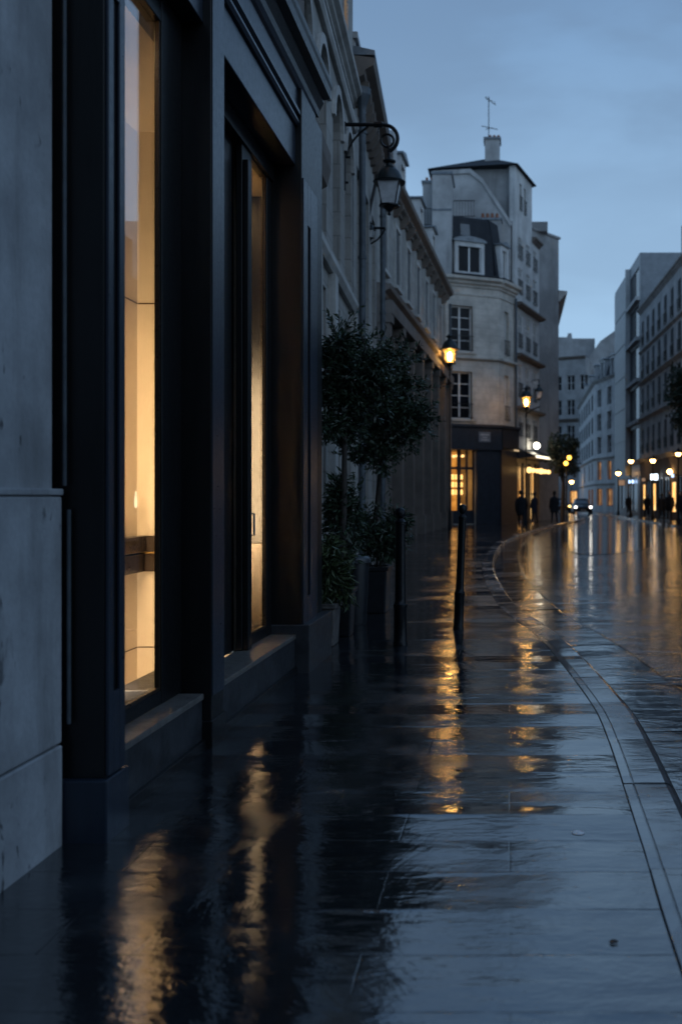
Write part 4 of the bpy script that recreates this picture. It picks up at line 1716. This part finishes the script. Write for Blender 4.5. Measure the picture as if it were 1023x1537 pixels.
def shrub(name, base, ctr, rad, n, size, label, seed, m_='leaf', narrow=.3):
    t = thing(name, label, 'shrub', base, 'shrubs in the planters')
    b = Vector(base)
    mb = MB()
    r = random.Random(seed)
    for k in range(9):
        a = r.uniform(0, 2 * PI)
        e = Vector(ctr) + Vector((math.cos(a) * rad[0] * .7, math.sin(a) * rad[1] * .7, r.uniform(-.4, .8) * rad[2]))
        mb.tube([b + Vector((math.cos(a) * .04, math.sin(a) * .04, -.03)), b.lerp(e, .5) + Vector((0, 0, .05)), e], [.008, .006, .003], 5)
    mb.build('stems', M['bark'], t, smooth=True)
    lf = MB()
    leaf_cloud(lf, ctr, rad, n, size, clumps=14, seed=seed, narrow=narrow, droop=.5, fill=.7)
    lf.build('foliage', M[m_], t)


shrub('shrub', (-1.82, 9.86, .40), (-1.75, 9.86, .74), (.22, .24, .36), 1300, .10, 'drooping leafy shrub in the small planter beside the shopfront', 11, 'leaf_b', .26)
shrub('shrub', (-1.86, 10.7, .47), (-1.79, 10.75, 1.18), (.26, .32, .62), 2300, .085, 'upright dark shrub around the trunk of the nearer tree', 12)
shrub('shrub', (-1.70, 12.75, .55), (-1.62, 12.6, 1.02), (.46, .44, .42), 3200, .08, 'low bushy shrub spreading behind the bin', 13)

# ------------------------------------------------------------------ lanterns
def lantern_head(t, c, s, lit, mat_lit='lamp_core', seg=4):
    """c: centre of the brim; s: size factor. Tapered glass below, dome and crown above"""
    c = Vector(c)
    d = MB()
    d.lathe([(.252 * s, 0), (.262 * s, .02 * s), (.222 * s, .035 * s), (.20 * s, .10 * s), (.165 * s, .18 * s), (.10 * s, .245 * s), (.06 * s, .27 * s), (.055 * s, .31 * s),
             (.10 * s, .335 * s), (.105 * s, .355 * s), (.06 * s, .37 * s), (.035 * s, .39 * s), (.02 * s, .44 * s)], c, 18)
    d.build('dome', M['iron_green'], t, smooth=True)
    f = MB()
    for q in range(seg):
        a = 2 * PI * (q + .5) / seg
        dv = Vector((math.cos(a), math.sin(a), 0))
        f.tube([c + dv * .245 * s, c + dv * .150 * s + Vector((0, 0, -.36 * s))], .011 * s, 6)
    f.lathe([(.14 * s, -.375 * s), (.165 * s, -.372 * s), (.165 * s, -.35 * s), (.14 * s, -.348 * s)], c, 12)
    f.lathe([(.004, -.52 * s), (.03 * s, -.50 * s), (.022 * s, -.46 * s), (.06 * s, -.42 * s), (.10 * s, -.376 * s)], c, 10)
    f.build('frame', M['iron'], t, smooth=True)
    g_ = MB()
    g_.lathe([(.146 * s, -.347 * s), (.238 * s, -.003)], c, seg, PI / seg)
    g_.build('glass', M['lit_glass'] if lit else M['frosted'], t)
    if lit:
        b = MB()
        b.lathe([(.01, -.29 * s), (.03 * s, -.27 * s), (.058 * s, -.18 * s), (.05 * s, -.10 * s), (.01, -.06 * s)], c, 10)
        b.build('bulb_glow', M[mat_lit], t, smooth=True)


def arc_px(cx, cy, r, a0, a1, Y, n=14):
    return [at(cx + r * math.cos(R(a0 + (a1 - a0) * k / n)), cy - r * math.sin(R(a0 + (a1 - a0) * k / n)), Y) for k in range(n + 1)]


YL = 15.6
t = thing('wall_lantern', 'unlit wall lantern hanging from a scrolled iron bracket against the sky', 'lantern', at(517, 240, YL))
m = MB()
path = [at(519, 187, YL), at(545, 187, YL), at(570, 187.5, YL)] + arc_px(576, 208, 20.5, 88, -75, YL)
m.tube(path, .030, 10)
m.tube(arc_px(581, 211, 9.5, 0, 360, YL, 24), .019, 8)
m.tube([at(561, 187, YL), at(574, 187, YL)], .048, 8)
m.tube([at(517, 183, YL), at(517, 286, YL)], .022, 8)
m.tube([at(509, 236, YL), at(526, 236, YL)], .02, 8)
m.tube([at(509, 274, YL), at(523, 274, YL)], .02, 8)
br_ = [at(519, 236, YL), at(522, 225, YL), at(529, 212, YL), at(540, 199, YL), at(552, 190, YL)]
m.tube(br_, .018, 8)
m.tube([at(568, 189, YL), at(567, 200, YL)], .01, 6)
m.tube([at(583.5, 219, YL), at(584, 246, YL)], .024, 8)
m.build('bracket', M['iron'], t, smooth=True)
lantern_head(t, at(584, 275, YL), .98, False)

# a second, smaller one on the next house
YL2 = 20.2
t = thing('wall_lantern', 'small unlit wall bracket lantern low behind the larger hanging lantern', 'lantern', at(548, 340, YL2))
m = MB()
m.tube([at(566, 262, YL2), at(556, 308, YL2), at(546, 360, YL2)], .032, 8)
m.tube([at(548, 342, YL2), at(578, 342.5, YL2)], .026, 8)
m.tube([at(556, 366, YL2), at(566, 360, YL2), at(574, 350, YL2), at(578, 343, YL2)], .018, 8)
m.tube([at(546, 360, YL2), at(530, 352, YL2 - .02)], .02, 6)
m.build('bracket', M['iron'], t, smooth=True)
lantern_head(t, at(556, 346, YL2 + .02), .42, False)


def street_lamp(name, X, Y, zc, s, label, mat_lit='lamp_core', second=False, group='street lamps on the pavements', base_r=.065, lit=True):
    t = thing(name, label, 'street lamp', (X, Y, 0), group)
    mb = MB()
    zb = zc - .50 * s
    mb.lathe([(base_r * 1.9, 0), (base_r * 1.9, .12), (base_r * 1.3, .2), (base_r * 1.2, .8), (base_r * .8, .95), (base_r * .55, 1.3), (base_r * .42, zb - .35), (base_r * .7, zb - .3), (base_r * .7, zb - .2),
              (base_r * .4, zb - .1), (base_r * .45, zb)], (X, Y, 0), 12)
    mb.build('post', M['iron'], t, smooth=True)
    lantern_head(t, (X, Y, zc), s, lit, mat_lit)
    if second:
        a = MB()
        a.tube([(X, Y, zb - .15), (X + .35, Y, zb + .1), (X + .75, Y, zb + .25)], .035, 8)
        a.build('side_arm', M['iron'], t, smooth=True)
    return t


def globe_lamp(X, Y, z, r, label, m_='lamp_far', group='globe lamps across the street', post_to=0., cat='street lamp'):
    t = thing('globe_lamp', label, cat, (X, Y, post_to), group)
    mb = MB()
    mb.lathe([(.13, 0), (.13, .15), (.07, .3), (.055, .9), (.035, z - post_to - r - .15), (.07, z - post_to - r - .1), (.07, z - post_to - r + .03)], (X, Y, post_to), 10)
    mb.build('post', M['iron'], t, smooth=True)
    b = MB()
    b.ball((X, Y, z), r, 14, 10)
    b.build('globe', M[m_], t, smooth=True)
    c = MB()
    c.lathe([(.29, -.06), (.30, -.04), (.20, .06), (.08, .14), (.02, .26)], (X, Y, z + r * .62), 14)
    c.build('cap', M['iron'], t, smooth=True)
    return t


p = at(674.5, 525, 46)
street_lamp('street_lamp', p.x, 46, p.z, 1.75, 'lit lantern on a tall thin post by the terrace corner', base_r=.05)
p = at(789, 597, 54)
street_lamp('street_lamp', p.x, 54, p.z, 1.45, 'lit amber lantern on a post before the cafe side of the corner building', 'lamp_core', True)
# unlit twin on its side arm
t = thing('wall_lantern', 'dark unlit lantern just right of the lit amber lantern', 'lantern', at(808, 590, 54.2))
lantern_head(t, at(808, 588, 54.2), 1.0, False)
m = MB()
m.tube([at(808, 575, 54.2), at(808, 570, 54.2), at(800, 570, 56), at(796, 574, 59.5)], .03, 6)
m.build('bracket', M['iron'], t, smooth=True)

p = at(805, 669, 60.5)
t = thing('wall_lamp', 'bright white round lamp projecting from the facade above the cafe canopy', 'lamp', tuple(p))
m = MB()
m.ball(p, .19, 14, 10)
m.build('globe', M['lamp_white'], t, smooth=True)
m = MB()
m.tube([p + Vector((0, 0, .2)), p + Vector((-.05, .1, .32)), p + Vector((-.6, .35, .32))], .03, 6)
m.build('bracket', M['iron'], t, smooth=True)

for x, y, X, r, lab in ((927, 710, 9.45, .21, 'globe lamp beside the dim peach sign, farthest of the row across the street'),
                        (946, 692, 9.5, .19, 'globe lamp standing above the blue and white shop sign'),
                        (979, 691, 9.6, .175, 'globe lamp directly above the backlit white box sign'),
                        (1017, 681, 9.7, .15, 'globe lamp at the right edge below the street tree')):
    Y = X * FP / (x - 765)
    globe_lamp(X, Y, at(x, y, Y).z, r, lab)
p = at(857, 723, 128)
globe_lamp(p.x, 128, p.z, .27, 'small yellow globe lamp far down the street above the cars')
p = at(1004, 708, 67.6)
t = thing('wall_lamp', 'warm round lamp on the wall of the pale apartment building', 'lamp', tuple(p))
m = MB()
m.ball(p, .17, 12, 8)
m.build('globe', M['lamp_far'], t, smooth=True)
m = MB()
m.tube([p + Vector((0, 0, .15)), p + Vector((.1, 0, .26)), Vector((10.98, p.y, p.z + .26))], .025, 6)
m.build('bracket', M['iron'], t, smooth=True)

# amber signals among the leaves of the far tree
p = at(852, 690, 59.5)
t = thing('traffic_light', 'amber traffic light glowing among the leaves of the far tree', 'traffic light', (p.x, 59.5, 0))
m = MB()
m.tube([(p.x - .1, 59.5, 0), (p.x - .1, 59.5, p.z + .3)], .045, 8)
m.build('post', M['iron'], t, smooth=True)
m = MB()
m.box(p.x - .26, p.x + .2, 59.43, 59.65, p.z - .42, p.z + .34)
m.build('signal_box', M['iron'], t, bevel=.03)
for x, y in ((853.5, 687), (848.5, 695.5)):
    m = MB()
    c = at(x, y, 59.36)
    m.ball(c, .13, 12, 8)
    m.build('amber_lens', M['lamp_amber'], t, smooth=True)

# ------------------------------------------------------------------ shop signs across the street
def sign_box(x0, x1, y0, y1, X, label, m_):
    Y = X * FP / ((x0 + x1) / 2 - 765)
    a, b = at(x0, y1, Y), at(x1, y0, Y)
    t = thing('shop_sign', label, 'sign', (a.x, Y, a.z), 'signs on the shops across the street')
    mb = MB()
    mb.box(a.x, b.x, Y, Y + .16, a.z, b.z)
    mb.build('sign_case', M['iron'], t)
    mb = MB()
    mb.box(a.x + .03, b.x - .03, Y - .02, Y - .002, a.z + .03, b.z - .03)
    mb.build('lit_face', M[m_], t, bevel=.01)
    mb = MB()
    mb.box(b.x, lineR(Y)[0] + .05, Y + .05, Y + .1, b.z - .12, b.z - .06)
    mb.build('bracket', M['iron'], t)


sign_box(975, 987, 711, 721, 10.45, 'bright backlit white box sign over the widest lit shop window', 'sign_white')
sign_box(942, 951, 720, 726, 10.4, 'small blue white lit sign under the second globe lamp', 'sign_blue')
sign_box(962, 968, 717, 723, 10.5, 'dim blue sign left of the white box sign', 'sign_peach')
sign_box(926, 937, 720, 729, 10.2, 'dim peach coloured sign under the farthest globe lamp of the row', 'sign_peach')
sign_box(1006, 1011, 711, 717, 10.5, 'little pale blue sign near the wall lamp at the right', 'sign_blue')

# ------------------------------------------------------------------ street trees
def street_tree(base, ctr, rad, n, label, seed, leaf=.30):
    t = thing('street_tree', label, 'tree', base, 'street trees')
    b, c = Vector(base), Vector(ctr)
    mb = MB()
    mb.tube([b, b.lerp(c, .5) + Vector((.05, 0, 0)), c], [.15, .11, .05], 8)
    r = random.Random(seed)
    for k in range(9):
        a = r.uniform(0, 2 * PI)
        s = b.lerp(c, r.uniform(.55, .95))
        e = c + Vector((math.cos(a) * rad[0] * .75, math.sin(a) * rad[1] * .75, r.uniform(-.4, .8) * rad[2]))
        mb.tube([s, s.lerp(e, .5) + Vector((0, 0, .2)), e], [.05, .035, .015], 6)
    mb.build('trunk', M['bark'], t, smooth=True)
    lf = MB()
    leaf_cloud(lf, ctr, rad, n, leaf, clumps=16, seed=seed, narrow=.6, fill=.8)
    lf.build('crown', M['leaf_dark'], t)


street_tree((3.2, 61, 0), (3.2, 61, 4.1), (1.15, 1.2, 1.45), 2600, 'dark street tree beside the parked cars, amber lights in its leaves', 21, .2)
street_tree((10.3, 58.5, 0), (10.0, 58.5, 7.3), (1.15, 1.4, 2.0), 1800, 'dark street tree at the right edge before the apartment building', 22, .26)

# ------------------------------------------------------------------ cars
def car(loc, label, paint_, light_, W=1.78, L=4.3):
    t = thing('car', label, 'car', loc, 'cars coming down the street')
    x0, y0, z0 = loc
    # cross sections along the length from the nose (-Y, towards the camera)
    secs = [(-.5, .62, .40, .62), (-.48, .86, .30, .70), (-.40, .96, .24, .80), (-.26, 1.0, .22, .90), (-.10, 1.0, .22, .95), (.2, 1.0, .22, .97), (.38, .99, .24, .98), (.47, .92, .28, .95), (.5, .78, .36, .88)]
    mb = MB()
    ring = []
    for y, w, zb, zt in secs:
        h = W / 2 * w
        pr = [(-h * .86, zb), (-h, zb + .12), (-h, zt - .22), (-h * .93, zt - .05), (-h * .75, zt), (h * .75, zt), (h * .93, zt - .05), (h, zt - .22), (h, zb + .12), (h * .86, zb)]
        ring.append([(x0 + a, y0 + y * L, z0 + z) for a, z in pr])
    i = len(mb.v)
    k = len(ring[0])
    for rr_ in ring:
        mb.v += [Vector(p_) for p_ in rr_]
    for s in range(len(ring) - 1):
        for a in range(k):
            b = (a + 1) % k
            mb.f.append([i + s * k + a, i + s * k + b, i + (s + 1) * k + b, i + (s + 1) * k + a])
    mb.f.append([i + a for a in range(k)])
    mb.f.append([i + (len(ring) - 1) * k + a for a in range(k)])
    mb.build('body', M[paint_], t, smooth=True)
    cab = [(-.20, .70, .95, .955), (-.02, .66, .95, 1.36), (.10, .64, .95, 1.44), (.28, .63, .95, 1.42), (.44, .66, .95, .96)]
    def cabin(dz, sh):
        m2 = MB()
        i = 0
        for y, w, zb, zt in cab:
            h = W / 2 * w
            hb = W / 2 * .92
            m2.v += [Vector((x0 - hb * sh, y0 + y * L, z0 + zb - .03)), Vector((x0 - h * sh, y0 + y * L, z0 + zt + dz)), Vector((x0 + h * sh, y0 + y * L, z0 + zt + dz)), Vector((x0 + hb * sh, y0 + y * L, z0 + zb - .03))]
        for s in range(len(cab) - 1):
            for a in range(4):
                b = (a + 1) % 4
                m2.f.append([s * 4 + a, s * 4 + b, s * 4 + 4 + b, s * 4 + 4 + a])
        return m2
    cabin(0, 1).build('windows', M['car_glass'], t, smooth=True)
    rf = MB()
    for (ya, wa, _, za), (yb, wb, _, zb) in zip(cab[1:3], cab[2:4]):
        ha, hb = W / 2 * wa, W / 2 * wb
        rf.hexa([(x0 - ha, y0 + ya * L, z0 + za + .004), (x0 + ha, y0 + ya * L, z0 + za + .004), (x0 + hb, y0 + yb * L, z0 + zb + .004), (x0 - hb, y0 + yb * L, z0 + zb + .004),
                 (x0 - ha * .9, y0 + ya * L, z0 + za + .04), (x0 + ha * .9, y0 + ya * L, z0 + za + .04), (x0 + hb * .9, y0 + yb * L, z0 + zb + .05), (x0 - hb * .9, y0 + yb * L, z0 + zb + .05)])
    rf.build('roof', M[paint_], t)
    for sx in (-1, 1):
        hl = MB()
        hl.ball((x0 + sx * W * .385, y0 - L * .478, z0 + .66), .135, 12, 8, .75)
        hl.build('headlight', M[light_], t, smooth=True)
        mr = MB()
        mr.ball((x0 + sx * W * .55, y0 - L * .08, z0 + 1.02), .09, 8, 6, .7)
        mr.build('mirror', M[paint_], t, smooth=True)
        for yy in (-.31, .31):
            wy = y0 + yy * L
            w_ = MB()
            w_.tube([(x0 + sx * W * .40, wy, z0 + .31), (x0 + sx * W * .497, wy, z0 + .31)], .31, 18)
            wh = w_.build('wheel', M['rubber'], t, smooth=True)
            w_ = MB()
            w_.tube([(x0 + sx * W * .495, wy, z0 + .31), (x0 + sx * W * .506, wy, z0 + .31)], .20, 14)
            w_.build('rim', M['rim'], wh)
    gr = MB()
    gr.box(x0 - W * .22, x0 + W * .22, y0 - L * .502, y0 - L * .492, z0 + .48, z0 + .6)
    gr.build('grille', M['rubber'], t)
    pl = MB()
    pl.box(x0 - .26, x0 + .26, y0 - L * .506, y0 - L * .4995, z0 + .36, z0 + .46)
    pl.build('number_plate', M['plate'], t)
    return t


car((at(874.5, 0, 93).x, 95, ROAD_Z), 'dark car driving towards the camera with both white headlights on', 'car_paint', 'headlight')
car((at(844, 0, 104).x, 106, ROAD_Z), 'dark car behind the far tree with one amber headlight showing', 'car_pale', 'headlight_warm')

# ------------------------------------------------------------------ people
def person(X, Y, h, label, coat='cloth_black', legs='cloth_navy', stride=.14, face=0., bag=False, sw=1.):
    """one skinned figure: face is the heading in radians (0 = walking away from the camera)"""
    t = thing('person', label, 'person', (X, Y, 0), 'people on the pavements')
    s = h / 1.75
    V, E, RR = [], [], []
    def v(x, y, z, r):
        V.append((x * s, y * s, z * s))
        RR.append(r * s)
        return len(V) - 1
    def chain(start, pts):
        prev = start
        for p_ in pts:
            q_ = v(*p_)
            E.append((prev, q_))
            prev = q_
        return prev
    pel = v(0, 0, .93, .135)
    chest = chain(pel, [(0, .0, 1.10, .125), (0, .01, 1.28, .145)])
    neck = chain(chest, [(0, .0, 1.43, .085), (0, .015, 1.50, .052)])
    chain(neck, [(0, .03, 1.56, .075), (0, .02, 1.64, .092), (0, .01, 1.71, .07)])
    st = stride
    for sx, yy in ((-1, st), (1, -st)):
        chain(pel, [(sx * .09, yy * .2, .84, .095), (sx * .10, yy * .75, .50, .062), (sx * .10, yy * 1.25 - (.08 if yy < 0 else 0), .11, .042), (sx * .105, yy * 1.25 + (.12 if yy > 0 else .03), .045, .034)])
        el = chain(chest, [(sx * .185, .0, 1.38, .062), (sx * .235, -yy * .5, 1.11, .045), (sx * .235, -yy * .5 + .12, .90, .032)])
        wr = chain(el, [(sx * .235, -yy * .5 + .15, .83, .024)])
        for k, (dx, L_) in enumerate(((-.03, .075), (-.01, .085), (.01, .08), (.03, .065))):
            chain(wr, [(sx * .235 + dx * .4, -yy * .5 + .165 + dx, .83 - L_ * .6, .010), (sx * .235 + dx * .4 - sx * .012, -yy * .5 + .165 + dx, .83 - L_, .008)])
        chain(wr, [(sx * .235 - sx * .03, -yy * .5 + .18, .80, .010)])
    me = bpy.data.meshes.new('body')
    me.from_pydata(V, E, [])
    o = bpy.data.objects.new('body', me)
    col.objects.link(o)
    o.parent = t
    sk = o.modifiers.new('skin', 'SKIN')
    for i_, d_ in enumerate(me.skin_vertices[0].data):
        d_.radius = (RR[i_], RR[i_])
    me.skin_vertices[0].data[0].use_root = True
    sb = o.modifiers.new('smooth', 'SUBSURF')
    sb.levels = sb.render_levels = 1
    me.materials.append(M[legs])
    OFF[o.name] = Vector()
    OFF[t.name] = Vector()
    c = MB()
    c.lathe([(.17 * s * sw, .62 * s), (.19 * s * sw, .64 * s), (.185 * s * sw, .9 * s), (.165 * s, 1.08 * s), (.19 * s, 1.28 * s), (.185 * s, 1.36 * s), (.12 * s, 1.44 * s), (.06 * s, 1.49 * s)], (0, 0, 0), 14, sx=1.12, sy=.72)
    for sx, yy in ((-1, st), (1, -st)):
        c.tube([Vector((sx * .17, 0, 1.38)) * s, Vector((sx * .24, -yy * .5, 1.11)) * s, Vector((sx * .238, -yy * .5 + .12, .89)) * s], [.072 * s, .058 * s, .046 * s], 10)
    c.build('coat', M[coat], t, smooth=True)
    hd = MB()
    hd.ball(Vector((0, .02, 1.655)) * s, .098 * s, 12, 8, 1.2)
    hd.ball(Vector((0, .115, 1.635)) * s, .018 * s, 6, 4)
    hd.build('face', M['skin'], t, smooth=True)
    hr = MB()
    hr.ball(Vector((0, -.012, 1.672)) * s, .108 * s, 12, 8, 1.12)
    hr.build('hair', M['hair'], t, smooth=True)
    if bag:
        b_ = MB()
        b_.box(.22 * s, .34 * s, -.15 * s, .15 * s, .62 * s, .88 * s)
        b_.tube([Vector((.28, -.12, .88)) * s, Vector((.2, 0, 1.42)) * s, Vector((.28, .12, .88)) * s], .012, 6)
        b_.build('shoulder_bag', M['cloth_black'], t)
    t.rotation_euler = (0, 0, face)
    OFF[t.name] = Vector((X, Y, 0))
    return t


person(.52, 46, 1.78, 'person in a long black coat walking below the amber lantern', 'cloth_black', 'cloth_black', .16, 0)
person(1.32, 54.5, 1.74, 'person in dark clothes standing beneath the cafe canopy', 'cloth_navy', 'cloth_grey', .05, .8)
person(2.45, 55.5, 1.80, 'broad person in a black coat near the kerb bend before the blank wall', 'cloth_black', 'cloth_navy', .08, .3, False, 1.15)
person(9.95, 84, 1.75, 'person in dark clothes under the blue white sign across the street', 'cloth_grey', 'cloth_black', .1, 3.1)
person(9.85, 72, 1.72, 'person in a dark jacket left of the widest lit shop window', 'cloth_black', 'cloth_navy', .14, 3.3)
person(9.9, 65.5, 1.70, 'shorter person in charcoal walking past the dark shopfront at the right', 'cloth_grey', 'cloth_black', .12, .2)
person(9.85, 61.8, 1.84, 'tall person in black with a shoulder bag beneath the wall lamp', 'cloth_black', 'cloth_black', .17, 3.0, True)
person(10.0, 58.8, 1.76, 'person in a navy coat at the right edge by the street tree trunk', 'cloth_navy', 'cloth_grey', .06, 2.6)

# ------------------------------------------------------------------ small things on the pavement
p = (at(867, 0, 4.32).x, 4.32, .0005)
m = MB()
m.lathe([(.027, 0), (.028, .002), (.024, .004), (.021, .0042), (.02, .003), (.008, .003), (.007, .005), (.001, .005)], p, 28)
tag(m.build('pavement_stud', M['stud'], smooth=True, loc=p), 'small round pale metal stud set in the pavement', 'stud')
p = (at(920, 0, 3.25).x, 3.25, .002)
m = MB()
m.prism([(p[0] + x, p[1] + y, p[2] + z) for x, y, z in ((-.014, -.004, .001), (-.004, -.012, .003), (.012, -.006, .002), (.016, .004, .004), (.002, .013, .006), (-.012, .008, .003))], (0, 0, .0015))
tag(m.build('fallen_leaf', M['leaf_dead'], loc=p), 'small dark fallen leaf lying on the wet slabs', 'leaf')

# ------------------------------------------------------------------ sky, sun, camera
w = bpy.data.worlds.new('World')
scene.world = w
w.use_nodes = True
nt = w.node_tree
nt.nodes.clear()
g = NT(nt)
out = g.n('ShaderNodeOutputWorld')
bg = g.n('ShaderNodeBackground')
bg.inputs['Strength'].default_value = .093
sky = g.n('ShaderNodeTexSky')
sky.sky_type = 'NISHITA'
sky.sun_disc = False
sky.sun_elevation = R(25)
sky.sun_rotation = R(138)
sky.air_density = 1.2
sky.dust_density = .6
sky.ozone_density = 4.0
tc = g.n('ShaderNodeTexCoord')
dirv = tc.outputs['Generated']
sep = g.n('ShaderNodeSeparateXYZ')
g.l(dirv, sep.inputs[0])
cl = g.noise(g.mapping(dirv, (1.2, 1.2, 4.0)), 2.6, 5, .5, .25)
cl2 = g.noise(g.mapping(dirv, (1, 1, 3.0)), 1.1, 3, .5)
elev = g.maprange(sep.outputs[2], .08, .62, 1.0, 0.0)
base_c = g.mix(elev, (1.18, 2.28, 4.15), (3.2, 4.95, 6.95))
dark_c = g.mix(.5, base_c, (1.3, 2.0, 3.1))
f = g.math('MULTIPLY', g.maprange(cl, .38, .62, 1, 0), g.maprange(cl2, .38, .6, 1.1, .45))
cloudy = g.mix(f, base_c, dark_c)
add = g.n('ShaderNodeMix', data_type='RGBA', blend_type='ADD')
add.inputs[0].default_value = .03
g.l(cloudy, add.inputs[6])
g.l(sky.outputs[0], add.inputs[7])
g.l(add.outputs[2], bg.inputs['Color'])
g.l(bg.outputs[0], out.inputs['Surface'])

S = bpy.data.lights.new('sun', 'SUN')
S.energy = .22
S.angle = R(70)
S.color = (.76, .88, 1)
so = bpy.data.objects.new('sun', S)
col.objects.link(so)
so.rotation_euler = (R(65), 0, R(42))
so.location = (10, -10, 30)

cam = bpy.data.cameras.new('camera')
co = bpy.data.objects.new('camera', cam)
col.objects.link(co)
co.location = (0, 0, EYE)
co.rotation_euler = (R(90), 0, 0)
cam.sensor_fit = 'AUTO'
cam.sensor_width = 36
cam.lens = 36 * FP / 1537
cam.shift_x = -(765 - 511.5) / 1537
cam.shift_y = -(768.5 - 747) / 1537
cam.clip_end = 2000
cam.clip_start = .05
cam.dof.use_dof = True
cam.dof.focus_distance = 7.4
cam.dof.aperture_fstop = 1.9
cam.dof.aperture_blades = 0
scene.camera = co

scene.view_settings.view_transform = 'Standard'
scene.view_settings.look = 'None'
scene.view_settings.exposure = .32
scene.view_settings.gamma = 1
scene.render.engine = 'CYCLES'
cy = scene.cycles
cy.use_denoising = True
try:
    cy.denoiser = 'OPENIMAGEDENOISE'
    cy.denoising_input_passes = 'RGB_ALBEDO_NORMAL'
    cy.denoising_prefilter = 'ACCURATE'
except Exception:
    pass
cy.max_bounces = 8
cy.diffuse_bounces = 3
cy.glossy_bounces = 4
cy.transmission_bounces = 4
cy.transparent_max_bounces = 8
cy.sample_clamp_indirect = 24
cy.sample_clamp_direct = 0
cy.caustics_reflective = False
cy.caustics_refractive = False
cy.use_light_tree = True
